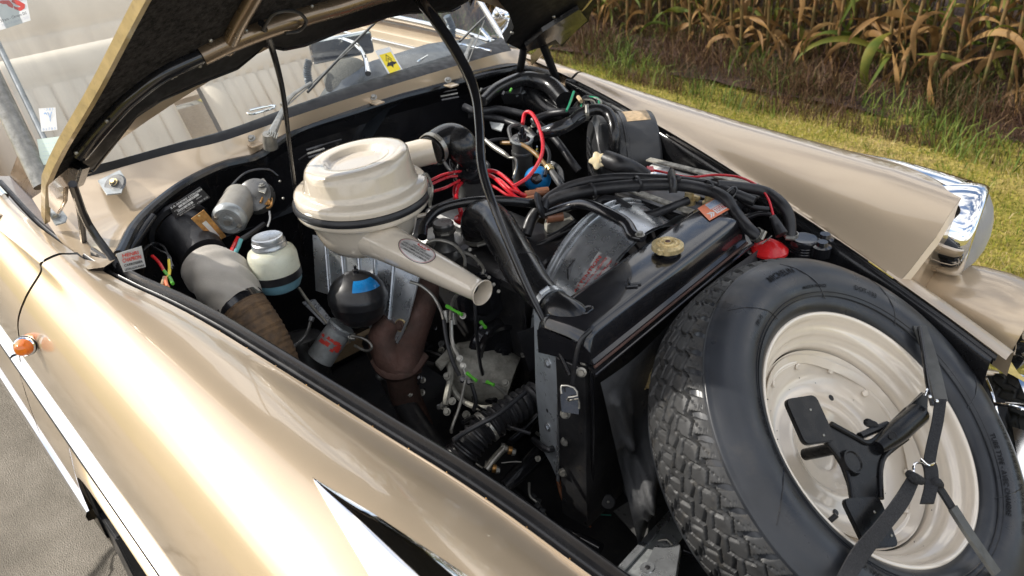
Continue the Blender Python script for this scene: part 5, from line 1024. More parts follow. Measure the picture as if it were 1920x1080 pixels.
for (a0_, a1_, sk, p0, wd_, dp_) in ((0.0, .25, 1.5, .0, .20, .95), (.75, 1.0, -1.5, .3, .20, .95), (.29, .36, 5.0, .2, .14, .7), (.41, .48, -5.0, .65, .14, .7), (.52, .59, 5.0, .1, .14, .7), (.64, .71, -5.0, .5, .14, .7), (.13, .22, 5.5, .55, .07, .30), (.78, .87, -5.5, .8, .07, .30), (.05, .11, .0, .5, .06, .2), (.88, .95, .0, .8, .06, .2)):
    wph = ((ph + p0 + (S_ - a0_) * sk + (.05 * np.sin(S_ * 160) if dp_ < .5 else 0)) % 1); dd_ = np.abs(wph - .5); inn = (S_ > a0_) & (S_ < a1_)
    taper = np.clip((S_ - a0_) / .2 + .45, 0, 1) if a0_ == 0 else np.clip((a1_ - S_) / .2 + .45, 0, 1) if a1_ == 1.0 else 1
    g_ = (1 - sh_((dd_ - wd_ * .5 * taper) / (wd_ * .30))) * inn; dep_ = np.maximum(dep_, g_ * dp_)
jit = rng.normal(0, .00005, (na, NW))
fade = np.clip(np.minimum(S_ / .03, (1 - S_) / .03), 0, 1)
RR = tr[None, :] - .0062 * dep_ * fade + jit + .0012
vv = wc + wn * th_[None, :, None] + (wu * np.cos(A_)[:, None, None] + wv * np.sin(A_)[:, None, None]) * RR[:, :, None]
idx = np.arange(na * NW).reshape(na, NW); nx_ = np.roll(idx, -1, axis=0)
ff = np.stack([idx[:, :-1], nx_[:, :-1], nx_[:, 1:], idx[:, 1:]], -1).reshape(-1, 4)
me = bpy.data.meshes.new('tread'); vl = vv.reshape(-1, 3) - ROOT[whl.name]
me.vertices.add(len(vl)); me.vertices.foreach_set('co', vl.ravel()); me.loops.add(ff.size); me.loops.foreach_set('vertex_index', ff.ravel()); me.polygons.add(len(ff)); me.polygons.foreach_set('loop_start', np.arange(len(ff)) * 4); me.polygons.foreach_set('loop_total', np.full(len(ff), 4)); me.update(); me.validate(); me.shade_smooth(); me.set_sharp_from_angle(angle=math.radians(50)); me.materials.append(TREAD)
o = bpy.data.objects.new('tread', me); sc.collection.objects.link(o); o.parent = whl
def tyretext(s, a0, r, h, size, sx=1.0, m=None, bold=.00015):
    g = textgeo(s, size, V(0, 0, 0), V(1, 0, 0), V(0, 1, 0), 0, bold=bold); out = []
    for p in g[0]:
        rr_ = r + p[1]; aa = a0 - p[0] * sx / r; hh_ = float(np.interp(rr_, [.222, .232, .245, .262, .280, .295], [.0165, .0215, .0275, .0295, .0265, .0185])); out.append(tuple(WP(aa, rr_, hh_ + .0015)))
    return part('raised_lettering', (out, g[1]), TYRL, tyr, smooth=False)
D = math.radians
tyretext('MICHELIN', D(349), .278, 0, .0155, 1.0, bold=.0003); tyretext('DOT-133', D(309), .250, 0, .012); tyretext('TUBELESS - 180 HR 15 XAS', D(60), .236, 0, .008, 1.2); tyretext('COTE INTERIEUR VOITURE - BIO', D(217), .268, 0, .012, 1.15); tyretext('TUBE TYPE - AVEC CHAMBRE', D(216), .240, 0, .010, 1.1); tyretext('MADE IN FRANCE', D(336), .243, 0, .007, 1.0); tyretext('180-15', D(15), .25, 0, .009); tyretext('MICHELIN', D(258), .283, 0, .013); tyretext('STEEL RADIAL X', D(118), .246, 0, .010)
for r_ in (.2285, .2345): part('sidewall_rib', lathe(wc, wn, [(r_ - .0008, float(np.interp(r_, [.222, .232, .245, .262, .280, .298], [.0165, .0215, .0275, .0295, .0265, .0165])) - .0004), (r_, float(np.interp(r_, [.222, .232, .245, .262, .280, .298], [.0165, .0215, .0275, .0295, .0265, .0165])) + .0012), (r_ + .0008, float(np.interp(r_, [.222, .232, .245, .262, .280, .298], [.0165, .0215, .0275, .0295, .0265, .0165])) - .0006)], 120), TYRE, tyr)
for a in (4, 70, 112, 150, 205, 245, 291, 330):
    part('mould_line', tube([WP(D(a) + k * .06, r, float(np.interp(r, [.222, .245, .262, .280, .298], [.0165, .0275, .0295, .0265, .0165])) + .0001) for k, r in enumerate((.224, .245, .262, .28, .297))], .0007, 5, 3), RUBG, tyr)
rim = part('rim', wl([(.2085, -.006), (.2092, .0), (.2075, .0035), (.2035, .0040), (.2005, .001), (.1985, -.008), (.1960, -.016), (.190, -.021), (.1835, -.024), (.1815, -.031), (.1795, -.040), (.1745, -.044), (.1705, -.047), (.1690, -.056), (.1675, -.068), (.1660, -.085)], 140), RIMP, whl, ang=70)
wob = lambda a: 1 + .035 * math.cos(4 * a + .5)
dsc = part('wheel_disc', join(wl([(.1665, -.060), (.160, -.066), (.152, -.070), (.1475, -.0695)], 140), wl([(.1535, -.0675), (.1510, -.0672), (.146, -.072), (.136, -.082), (.122, -.090), (.108, -.0935), (.097, -.0925), (.088, -.0875), (.080, -.0865), (.072, -.090), (.066, -.098), (.058, -.102), (.040, -.103), (.036, -.1055), (.028, -.106), (.027, -.112), (0, -.112)], 140, fn=None)), RIMP, whl, ang=80)
part('weld_flange', lathe(wc, wn, [(.158, -.0615), (.1575, -.0600), (.1525, -.0640), (.146, -.0690)], 140, xh=wu, fn=wob), RIMP, dsc, ang=80)
for k in range(12):
    a = D(k * 30 + 8); part('disc_rivet', lathe(WP(a, .1425, -.0715), wn * .8 - unit(WP(a, 1, 0) - wc) * .6, [(0, .0015), (.0045, .0014), (.006, .0002), (.006, -.001)], 18), RIMP, dsc)
for a in (128, 160, 215, 300): part('disc_hole', dome(WP(D(a), .105, -.0925), wn, .0055, .0008, 16), BLKP, dsc)
part('valve', tube([WP(D(100), .190, -.02), WP(D(100), .178, -.004)], .004, 10, 1), RUB, whl)
for k in range(26):
    a = random.uniform(0, 6.28); r = random.uniform(.10, .19); h = float(np.interp(r, [.097, .122, .146, .166, .17, .18, .19], [-.0922, -.0898, -.072, -.06, -.047, -.036, -.021])); part('stone_chip', dome(WP(a, r, h + .0004), wn, random.uniform(.0006, .0014), .0003, 6), BLKP, dsc)
for a in (42, 60): part('balance_mark', tube([WP(D(a), .1965, -.001), WP(D(a), .2095, .002)], .0009, 5, 1), BLKP, rim)

# ---------------------------------------------------------------- clamp with three arms
def W(px, py, h):
    r = unit(ROT @ np.array([px - 960, -(py - 540), -FPX])); return CAM + r * (((wc + wn * h - CAM) @ wn) / (r @ wn))
clp = thing('wheel_clamp', 'black three-armed clamp with rounded pads across the spare rim', 'clamp', tuple(W(1590, 860, -.03)))
def pad(px4, h, nm='clamp_pad'):
    c4 = [W(a, b, h) for a, b in px4]; cx = sum(c4) / 4; out = []
    for i in range(4):
        p0, p1, p2 = c4[i - 1], c4[i], c4[(i + 1) % 4]
        for t in np.linspace(0, 1, 6):
            a = p1 + (p0 - p1) * .16 * (1 - t) ** 1; out.append((1 - t) ** 2 * (p1 + (p0 - p1) * .16) + 2 * t * (1 - t) * p1 + t * t * (p1 + (p2 - p1) * .16))
    return part(nm, slab(out, -wn * .008, .0015), CLAMPB, clp)
pd = pad([(1510, 834), (1570, 826), (1530, 739), (1472, 748)], .012); pad([(1626, 1029), (1688, 1024), (1650, 930), (1580, 934)], .012)
for a, b in ((1520, 768), (1545, 816), (1640, 960), (1672, 1004)): part('pad_screw', dome(W(a, b, .0125), wn, .0022, .001, 10), ZINC, clp)
web = [(1550, 792), (1580, 803), (1606, 819), (1626, 828), (1645, 819), (1702, 764), (1733, 732), (1743, 745), (1738, 788), (1727, 797), (1672, 842), (1654, 858), (1648, 884), (1651, 940), (1600, 940), (1594, 905), (1582, 872), (1564, 842), (1548, 826)]
part('clamp_arm', slab([W(a_, b_, .002) for a_, b_ in web], -wn * .010, .003), CLAMPB, clp)
def edge_(l, r_=.0045): part('arm_edge', tube([W(a_, b_, .0025) for a_, b_ in l], r_, 10, 6), CLAMPB, clp)
edge_([(1558, 795), (1604, 820), (1626, 830), (1648, 818), (1700, 768)]); edge_([(1700, 822), (1668, 846), (1655, 862), (1650, 890), (1652, 935)]); edge_([(1552, 830), (1580, 866), (1592, 900), (1598, 936)], .0035)
part('arm_disc', lathe(W(1594, 868, .0025), wn, [(0, .006), (.014, .006), (.0155, .008), (.018, .008), (.019, .004), (.020, 0)], 36), CLAMPB, clp)
part('handle_tube', tube([W(1645, 840, .004), W(1680, 812, .008), W(1706, 790, .010), W(1722, 776, .011)], [.011, .0175, .0175, .0175], 20, 4), CLAMPB, clp)
part('handle_hook', slab([W(a, b, .012) for a, b in ((1696, 776), (1706, 760), (1736, 734), (1742, 742), (1740, 790), (1716, 800))], -wn * .012, .002), CLAMPB, clp)
for a, b in ((1706, 790), (1716, 782)): part('handle_hole', dome(W(a, b, .0215), unit(CAM - W(a, b, .02)), .0048, .0008, 14), BLKP, clp)
part('locking_bolt', hexbolt(W(1672, 818, .017), unit(CAM - W(1672, 818, 0)), .005, .010), CLAMPB, clp)
part('wing_nut', lathe(W(1633, 795, -.004), unit(CAM - W(1633, 795, 0)), [(0, .003), (.007, .002), (.009, 0), (0, -.002)], 18, fn=lambda a: 1 + .3 * math.cos(2 * a)), CLAMPB, clp)
part('wing_nut_arm', tube([W(1612, 818, -.004), W(1640, 806, -.004), W(1664, 796, .0)], .006, 10, 4), CLAMPB, clp)
part('centre_spindle', tube([W(1510, 852, -.085), W(1540, 846, -.05), W(1575, 838, -.02)], .0095, 16, 3), CLAMPB, clp); 
# straps
def SW(l): return [W(a, b, h) for a, b, h in l]
st1 = thing('hold_down_strap', 'upper black strap hooked to the clamp handle with two rivets', 'strap', tuple(W(1750, 760, .03)), 'straps holding the spare wheel')
part('rubber_end', ribbon(SW([(1724, 612, .030), (1738, 650, .034), (1752, 700, .036), (1764, 752, .036)]), [RIGHT * .023] * 4, .004), RUBA, st1)
part('strap_edge', tube(SW([(1724, 614, .034), (1732, 670, .038), (1740, 725, .040), (1748, 760, .038)]), .0035, 8, 4), RUBG, st1)
part('webbing', ribbon(SW([(1764, 745, .036), (1758, 790, .036), (1748, 835, .034), (1742, 868, .034)]), [RIGHT * .0195] * 4, .004), STRAP, st1)
part('webbing_tail', ribbon(SW([(1738, 862, .038), (1745, 880, .040), (1746, 910, .040), (1738, 944, .038)]), [RIGHT * .021] * 4, .005), STRAP, st1)
for a, b in ((1744, 744), (1757, 752)): part('strap_rivet', dome(W(a, b, .041), wn, .0035, .0025, 14), CHROME, st1)
part('hook', tube(SW([(1742, 722, .036), (1738, 732, .040), (1734, 742, .036)]), .002, 8, 4), CHROME, st1)
part('ring', tube(SW([(1728, 868, .036), (1716, 869, .038), (1713, 880, .038), (1716, 892, .036), (1726, 893, .034)]), .002, 8, 5), CHROME, st1); part('buckle', tube(SW([(1726, 860, .042), (1740, 872, .044), (1754, 868, .042)]), .0022, 8, 4), CHROME, st1)
st2 = thing('hold_down_strap', 'lower strap running down to the left out of the picture', 'strap', tuple(W(1650, 1000, .04)), 'straps holding the spare wheel')
part('webbing', ribbon(SW([(1716, 892, .036), (1690, 940, .038), (1652, 990, .040), (1612, 1040, .042), (1570, 1110, .04)]), [unit(W(1728, 905, .03) - W(1700, 882, .03)) * .018, unit(W(1700, 950, .03) - W(1672, 930, .03)) * .024, unit(W(1670, 1000, .03) - W(1640, 980, .03)) * .024, unit(W(1640, 1060, .03) - W(1600, 1030, .03)) * .026, V(.02, -.01, 0)], .004), STRAP, st2)
part('knot', tube(SW([(1704, 888, .036), (1714, 896, .044), (1728, 902, .040)]), [.006, .008, .006], 10, 4), STRAP, st2)
st3 = thing('hold_down_strap', 'lower strap to the right ending in a flat rubber piece', 'strap', tuple(W(1800, 980, .04)), 'straps holding the spare wheel')
part('webbing', ribbon(SW([(1750, 900, .036), (1768, 925, .036), (1790, 960, .038)]), [unit(W(1782, 935, .03) - W(1762, 950, .03)) * .015] * 3, .004), STRAP, st3)
part('rubber_end', ribbon(SW([(1786, 952, .040), (1820, 1005, .040), (1868, 1075, .035)]), [unit(W(1835, 1000, .03) - W(1812, 1018, .03)) * .018] * 3, .006), RUBA, st3)
part('knot', tube(SW([(1742, 906, .036), (1756, 904, .044), (1764, 910, .038)]), [.005, .007, .005], 10, 4), STRAP, st3)

# ================================================================ far front corner: headlamp, pod, bumper
hc_ = P(1782, 428, .795) + V(.036, .010, 0); hax = unit(V(1, .24, -.05))
hl = part('headlamp', lathe(hc_, hax, [(.082, -.090), (.0885, -.060), (.0935, -.035), (.0955, -.015), (.0945, -.002), (.090, .006), (.086, .008), (.083, .004)], 96), CHROME, car, 'chrome rimmed round headlamp', ang=85)
part('lamp_lens', lathe(hc_, hax, [(0, .034), (.03, .031), (.055, .023), (.075, .011), (.0855, .003)], 60), LENS, hl)
part('lamp_reflector', lathe(hc_, hax, [(0, -.05), (.03, -.045), (.06, -.025), (.083, .002)], 50), ALU, hl)
for k in range(-7, 8):
    y = k * .0105; zz = math.sqrt(max(0, .080 ** 2 - y * y)); F_ = frame(hax, (0, 1, 0)); part('lens_flute', tube([hc_ + F_[0] * y + F_[1] * t * zz + hax * (.033 * (1 - (y * y + (t * zz) ** 2) / .0073) - .001) for t in np.linspace(-1, 1, 7)], .0016, 6, 2), LENS, hl)
part('lamp_bowl', lathe(hc_, hax, [(.02, -.15), (.06, -.12), (.080, -.095), (.086, -.075)], 40), PAINT, car); part('lamp_stop', box(hc_ + V(-.03, -.085, .02), (.03, .01, .02), bev=.003), RUB, hl)
part('lamp_nacelle', lathe(P(1752, 486, .745), unit(V(1, .1, -.1)), [(.0, -.03), (.018, -.022), (.024, -.005), (.022, .012), (0, .02)], 26), PAINT, car)
# the same lamp, pod and apron on the near side, and the bumper bar between
hm = V(hc_[0] + .085, 2 * YC - hc_[1], hc_[2]); ham = unit(V(1, -.2, -.05))
hl2 = part('headlamp', lathe(hm, ham, [(.082, -.090), (.0885, -.060), (.0935, -.035), (.0955, -.015), (.0945, -.002), (.090, .006), (.086, .008), (.083, .004)], 60), CHROME, car, 'near side headlamp')
part('lamp_lens', lathe(hm, ham, [(0, .034), (.03, .031), (.055, .023), (.075, .011), (.0855, .003)], 60), LENS, hl2); part('lamp_reflector', lathe(hm, ham, [(0, -.05), (.03, -.045), (.06, -.025), (.083, .002)], 50), ALU, hl2)
part('lamp_bowl', lathe(hm, ham, [(.02, -.16), (.07, -.13), (.10, -.09), (.092, -.06)], 40), PAINT, car)
pm = P(1855, 588, .64); pm = V(pm[0] + .08, 2 * YC - pm[1], pm[2] - .03)
pod2 = part('lamp_pod', lathe(pm, unit(V(.95, -.10, -.1)), [(0, -.17), (.018, -.165), (.045, -.14), (.068, -.10), (.083, -.05), (.089, 0), (.088, .04), (.084, .06)], 50), PAINT, car, 'near side fog lamp pod'); part('pod_ring', lathe(pm, unit(V(.95, -.10, -.1)), [(.084, .06), (.087, .065), (.086, .085), (.075, .095), (.06, .098), (0, .10)], 50), CHROME, pod2)
part('bumper_bar', grid([[V(.06 + a_ - .12 * ((y_ - YC) / .55) ** 2, y_, b_) for a_, b_ in ((-.02, .43), (.0, .435), (.014, .42), (.016, .37), (.010, .32), (-.01, .30))] for y_ in np.linspace(.30, 1.42, 16)]), CHROME, car, ang=40)
part('front_valance', grid([[V(.0 - .12 * ((y_ - YC) / .55) ** 2, y_, .40), V(-.12, y_, .26), V(-.28, y_, .24)] for y_ in np.linspace(.25, 1.5, 12)]), PAINT, car)
part('nose_corner', grid([[V(-.36 + .03 * t, gy(-.36 + .1 * t) + .02 - .30 * u, gz(-.36) - .02 - .34 * t) for u in np.linspace(0, 1, 6)] for t in np.linspace(0, 1, 6)]), PAINT, car)
# apron strip beside the bonnet channel
ap = []
for t in np.linspace(0, 1, 20):
    x = -.50 + .24 * t; y, z = gy(x), gz(x); ap.append([V(x, 2 * YC - y, z), V(x, 2 * YC - y + .022, z + .002), V(x, 2 * YC - y + .040, z - .004), V(x, 2 * YC - y + .045, z - .03), V(x, 2 * YC - y + .045, z - .06)])
part('front_apron', grid(ap), PAINT, car)
pdc = P(1855, 588, .64); pax2 = unit(V(.95, .16, -.16)); 
pod = part('lamp_pod', lathe(pdc, pax2, [(0, -.17), (.018, -.165), (.045, -.14), (.068, -.10), (.083, -.05), (.089, 0), (.088, .04), (.084, .06)], 50), PAINT, car, 'bronze bullet shaped fog lamp pod')
part('pod_ring', lathe(pdc, pax2, [(.084, .06), (.087, .065), (.086, .085), (.075, .095), (.06, .098), (0, .10)], 50), CHROME, pod); part('pod_gasket', tube([pdc + (frame(pax2)[0] * math.cos(a) * .075 + frame(pax2)[1] * math.sin(a) * .075) - pax2 * .085 for a in np.linspace(2.2, 5.6, 20)], .004, 8, 2), RUB, pod)
part('lower_apron', grid([[V(x, 1.40 + .3 * t, .60 - .10 * t) for t in np.linspace(0, 1, 6)] for x in np.linspace(-.47, -.36, 8)]), PAINT, car)
# bumper in folded chrome
bmp = part('front_bumper', grid([[P(1846, 704, .575), P(1868, 700, .59), P(1905, 700, .60), P(1970, 715, .59), P(2040, 740, .56)], [P(1862, 745, .55), P(1885, 742, .56), P(1925, 748, .575), P(1980, 765, .56), P(2060, 790, .53)], [P(1866, 764, .535), P(1888, 764, .545), P(1928, 772, .555), P(1985, 790, .54), P(2070, 815, .51)], [P(1876, 800, .51), P(1898, 800, .52), P(1936, 812, .525), P(1990, 830, .51), P(2070, 860, .48)], [P(1890, 880, .47), P(1912, 885, .48), P(1950, 900, .48), P(2000, 920, .46), P(2070, 950, .43)], [P(1908, 980, .42), P(1930, 990, .43), P(1965, 1010, .43), P(2010, 1030, .41), P(2070, 1060, .38)]]), CHROME, car, 'folded chrome bumper at the right edge', ang=25)
part('bumper_rib', tube(PP([(1864, 757, .555), (1900, 762, .57), (1950, 776, .57), (2000, 790, .56)]), .0035, 8, 3), CHROME, bmp)
part('bumper_end', tube(PP([(1846, 704, .575), (1862, 745, .55), (1876, 800, .51), (1890, 880, .47), (1908, 980, .42)]), .003, 8, 3), CHROME, bmp)
H('pod_gasket', [(1731, 512, .665), (1738, 540, .655), (1768, 592, .64), (1815, 640, .62), (1872, 682, .60)], 4, RUB)
part('bumper_iron', grid([PP([(1820, 700, .55), (1850, 790, .50), (1880, 900, .44), (1900, 1000, .40)]), PP([(1850, 700, .56), (1872, 790, .50), (1898, 900, .44), (1920, 1000, .40)])]), DARK, car)
H('apron_tube', [(1690, 570, .66), (1760, 628, .63), (1830, 690, .60), (1868, 700, .58)], [6, 7, 7, 6], PAINT)
part('corner_tab', slab(PP([(1800, 682, .62), (1828, 690, .62), (1812, 704, .615)]), V(0, 0, .002)), ZINC, car); part('tab_screw', dome(P(1814, 690, .624), UP, .003, .002), ZINC, car)
part('rubber_buffer', lathe(P(1757, 628, .66), unit(V(.4, -.5, .6)), [(0, .008), (.014, .007), (.018, .002), (.018, -.01)], 26), RUB, car)
H('latch_arm', [(1725, 650, .62), (1700, 640, .62), (1680, 668, .60)], 7, BLK)
lf = thing('dry_leaf', 'curled yellow dry maize leaf lying on the front bumper', 'leaf', tuple(P(1890, 695, .62)))
part('leaf_blade', ribbon(PP([(1858, 668, .64), (1882, 682, .645), (1905, 702, .635), (1935, 722, .62)]), [V(.006, .012, .004), V(.004, .026, .01), V(.004, .02, -.004), V(.002, .008, 0)], .0008), mat('dry_leaf_blade', (.52, .40, .13), .6, var=.25, vs=60), lf)

# indicator lamp on the near wing
ic = P(50, 646, y=.125); ia = unit(V(.75, -.5, .15))
ind = part('indicator_lamp', lathe(ic, -ia, [(.0, .034), (.009, .030), (.014, .020), (.016, .008), (.0165, 0)], 26), ORNG, car, 'orange indicator lamp on the near wing')
part('lamp_ring', lathe(ic, ia, [(.0165, 0), (.0185, .001), (.0185, .010), (.016, .011)], 30), CHROME, ind); part('lamp_gasket', lathe(ic, ia, [(.0188, .003), (.0195, .005), (.0188, .007)], 30), RUB, ind)
part('lamp_tail', lathe(ic, ia, [(.016, .010), (.015, .018), (.010, .026), (0, .030)], 26), ORNG, ind)
# far door mirror
mm_ = P(944, 30, x=-2.05)
dm = part('door_mirror', lathe(mm_, unit(V(1, -.4, 0)), [(.0, .0), (.03, .003), (.043, .008), (.046, .014), (.042, .02), (.02, .034), (0, .038)], 34), CHROME, car, 'round chrome door mirror on the far side')
part('mirror_arm', tube([mm_ + V(0, 0, -.01), P(955, 40, x=-2.0), P(938, 66, x=-1.92), P(926, 72, x=-1.9)], [.006, .007, .006, .012], 10, 5), CHROME, dm)
part('quarter_bracket', tube([P(903, 55, x=-1.95), P(918, 72, x=-1.88), P(922, 82, x=-1.84), P(930, 92, x=-1.8)], .007, 8, 4), CHROME, car)
# ================================================================ ground and field
def gmat(name, cols, vs, bump, bs, rough=.9, crack=False, spec=.2):
    m = bpy.data.materials.new(name); m.use_nodes = True; t = m.node_tree; b = t.nodes['Principled BSDF']; K = t.links.new; b.inputs['Roughness'].default_value = rough; b.inputs['Specular IOR Level'].default_value = spec
    c = t.nodes.new('ShaderNodeTexCoord'); n = t.nodes.new('ShaderNodeTexNoise'); n.inputs['Scale'].default_value = vs; n.inputs['Detail'].default_value = 10; n.inputs['Roughness'].default_value = .65; K(c.outputs['Object'], n.inputs[0])
    r = t.nodes.new('ShaderNodeValToRGB'); r.color_ramp.elements[0].position = .35; r.color_ramp.elements[1].position = .65
    r.color_ramp.elements[0].color = (*cols[0], 1); r.color_ramp.elements[1].color = (*cols[-1], 1)
    for i, cc in enumerate(cols[1:-1]): e = r.color_ramp.elements.new(.35 + .3 * (i + 1) / (len(cols) - 1)); e.color = (*cc, 1)
    K(n.outputs[0], r.inputs[0]); out = r.outputs[0]
    n2 = t.nodes.new('ShaderNodeTexNoise'); n2.inputs['Scale'].default_value = bs; n2.inputs['Detail'].default_value = 3; K(c.outputs['Object'], n2.inputs[0])
    mr = t.nodes.new('ShaderNodeMapRange'); mr.inputs[1].default_value = .3; mr.inputs[2].default_value = .7; mr.inputs[3].default_value = .5; mr.inputs[4].default_value = 1.5; K(n2.outputs[0], mr.inputs[0])
    x = t.nodes.new('ShaderNodeVectorMath'); x.operation = 'SCALE'; K(out, x.inputs[0]); K(mr.outputs[0], x.inputs['Scale']); out = x.outputs[0]; hsrc = n2.outputs[0]
    if crack:
        nn = t.nodes.new('ShaderNodeTexNoise'); nn.inputs['Scale'].default_value = 3; nn.inputs['Detail'].default_value = 6; K(c.outputs['Object'], nn.inputs[0])
        mv = t.nodes.new('ShaderNodeVectorMath'); mv.operation = 'MULTIPLY_ADD'; mv.inputs[1].default_value = (.5, .5, 0); K(nn.outputs['Color'], mv.inputs[0]); K(c.outputs['Object'], mv.inputs[2])
        v = t.nodes.new('ShaderNodeTexVoronoi'); v.feature = 'DISTANCE_TO_EDGE'; v.inputs['Scale'].default_value = .8; K(mv.outputs[0], v.inputs[0])
        lt = t.nodes.new('ShaderNodeMapRange'); lt.inputs[1].default_value = .002; lt.inputs[2].default_value = .010; lt.inputs[3].default_value = .25; lt.inputs[4].default_value = 1; K(v.outputs['Distance'], lt.inputs[0])
        y = t.nodes.new('ShaderNodeVectorMath'); y.operation = 'SCALE'; K(out, y.inputs[0]); K(lt.outputs[0], y.inputs['Scale']); out = y.outputs[0]
    K(out, b.inputs['Base Color'])
    bp = t.nodes.new('ShaderNodeBump'); bp.inputs['Strength'].default_value = bump; bp.inputs['Distance'].default_value = .01; K(hsrc, bp.inputs['Height']); K(bp.outputs[0], b.inputs['Normal']); return m
ASPH = gmat('asphalt', [(.20, .178, .145), (.26, .232, .19), (.33, .295, .245)], 4, .9, 330, .85, True)
TURF = gmat('turf_soil', [(.14, .13, .02), (.24, .20, .045), (.36, .26, .11)], 1.0, 1, 60, .95)
SOIL = gmat('field_soil', [(.022, .014, .012), (.04, .024, .019), (.065, .038, .026)], 4, 1, 30, .95)
def nz(x, y, s=1.0): return (np.sin(x * 3.1 * s + 1.3 * np.sin(y * 2.3 * s)) + np.sin(y * 4.7 * s + x * 1.9 * s + 2) + .5 * np.sin(x * 11 * s + y * 9 * s)) / 2.5
def sheet(x0, x1, y0, y1, nx, ny, hf, name, m):
    X = np.linspace(x0, x1, nx); Y = np.linspace(y0, y1, ny); o = part(name, grid([[(x, y, float(hf(x, y))) for y in Y] for x in X]), m, None, ang=180); setp(o, kind='structure'); return o
sheet(-60, 60, -60, 60, 2, 2, lambda x, y: -.03, 'ground', TURF)
sheet(-40, 30, -1.5, 2.05, 2, 2, lambda x, y: 0.0, 'road', ASPH)
sheet(-40, 30, -9, -1.45, 40, 40, lambda x, y: .012 + .012 * nz(x, y, 1) * min(1, (-1.45 - y) * 3), 'near_verge', TURF)
sheet(-14, 6, 2.0, 4.35, 160, 40, lambda x, y: .012 + .014 * nz(x, y, 1) * min(1, (y - 2) * 3) , 'grass_verge', TURF)
sheet(-14, 6, 4.25, 12, 130, 60, lambda x, y: .03 + .03 * nz(x, y, 2) , 'field', SOIL)
def blades(n, x0, x1, y0, y1, h0, h1, wd, dens=None, lean=.5, base=None):
    x = rng.uniform(x0, x1, n * 2); y = rng.uniform(y0, y1, n * 2)
    if dens is not None: k = rng.uniform(0, 1, len(x)) < dens(x, y); x, y = x[k], y[k]
    x, y = x[:n], y[:n]; n = len(x); a = rng.uniform(0, 2 * np.pi, n); h = rng.uniform(h0, h1, n); L_ = rng.uniform(0, lean, n) * h; b = rng.uniform(0, 2 * np.pi, n)
    z = base(x, y) if base else np.zeros(n) + .01
    p0 = np.stack([x - np.cos(a) * wd, y - np.sin(a) * wd, z], 1); p1 = np.stack([x + np.cos(a) * wd, y + np.sin(a) * wd, z], 1)
    m_ = np.stack([x + np.cos(b) * L_ * .35, y + np.sin(b) * L_ * .35, z + h * .6], 1); dx = np.stack([np.cos(a) * wd * .8, np.sin(a) * wd * .8, 0 * a], 1)
    p4 = np.stack([x + np.cos(b) * L_, y + np.sin(b) * L_, z + h * np.sqrt(np.maximum(.05, 1 - (L_ / h) ** 2 * .6))], 1)
    return np.stack([p0, p1, m_ + dx, m_ - dx, p4], 1)
def bladeobj(name, arr, m, kind='stuff', parent=None):
    n = len(arr); v = arr.reshape(-1, 3); i = np.arange(n) * 5; q = np.stack([i, i + 1, i + 2, i + 3], 1); t = np.stack([i + 3, i + 2, i + 4], 1)
    me = bpy.data.meshes.new(name); me.vertices.add(len(v)); me.vertices.foreach_set('co', v.ravel()); li = np.concatenate([q.ravel(), t.ravel()]); me.loops.add(len(li)); me.loops.foreach_set('vertex_index', li)
    me.polygons.add(2 * n); me.polygons.foreach_set('loop_start', np.concatenate([np.arange(n) * 4, 4 * n + np.arange(n) * 3])); me.polygons.foreach_set('loop_total', np.concatenate([np.full(n, 4), np.full(n, 3)])); me.update(); me.validate(); me.materials.append(m)
    o = bpy.data.objects.new(name, me); sc.collection.objects.link(o)
    if parent: o.parent = parent
    return setp(o, kind=kind)
def leafmat(name, cols, scale=3, tr=.25, rough=.6, dry=0):
    m = bpy.data.materials.new(name); m.use_nodes = True; t = m.node_tree; b = t.nodes['Principled BSDF']; K = t.links.new; b.inputs['Roughness'].default_value = rough; b.inputs['Specular IOR Level'].default_value = .25
    c = t.nodes.new('ShaderNodeNewGeometry'); n = t.nodes.new('ShaderNodeTexNoise'); n.inputs['Scale'].default_value = scale; n.inputs['Detail'].default_value = 6; K(c.outputs['Position'], n.inputs[0])
    sx_ = t.nodes.new('ShaderNodeSeparateXYZ'); K(c.outputs['Position'], sx_.inputs[0]); px_ = t.nodes.new('ShaderNodeMath'); px_.operation = 'MULTIPLY_ADD'; px_.inputs[1].default_value = dry; px_.inputs[2].default_value = dry * 2.0; K(sx_.outputs[0], px_.inputs[0])
    ad = t.nodes.new('ShaderNodeMath'); ad.operation = 'MULTIPLY_ADD'; ad.inputs[1].default_value = .5; K(c.outputs['Random Per Island'], ad.inputs[0]); 
    sb = t.nodes.new('ShaderNodeMath'); sb.operation = 'SUBTRACT'; sb.inputs[1].default_value = .25; K(n.outputs[0], sb.inputs[0]); a3 = t.nodes.new('ShaderNodeMath'); a3.operation = 'ADD'; K(sb.outputs[0], a3.inputs[0]); K(px_.outputs[0], a3.inputs[1]); K(a3.outputs[0], ad.inputs[2])
    r = t.nodes.new('ShaderNodeValToRGB'); r.color_ramp.elements[0].position = .25; r.color_ramp.elements[1].position = .75; r.color_ramp.elements[0].color = (*cols[0], 1); r.color_ramp.elements[1].color = (*cols[-1], 1)
    for i, cc in enumerate(cols[1:-1]): e = r.color_ramp.elements.new(.25 + .5 * (i + 1) / (len(cols) - 1)); e.color = (*cc, 1)
    K(ad.outputs[0], r.inputs[0]); K(r.outputs[0], b.inputs['Base Color'])
    tl = t.nodes.new('ShaderNodeBsdfTranslucent'); K(r.outputs[0], tl.inputs[0]); mm = t.nodes.new('ShaderNodeMixShader'); mm.inputs[0].default_value = tr; K(b.outputs[0], mm.inputs[1]); K(tl.outputs[0], mm.inputs[2]); K(mm.outputs[0], t.nodes['Material Output'].inputs[0]); return m
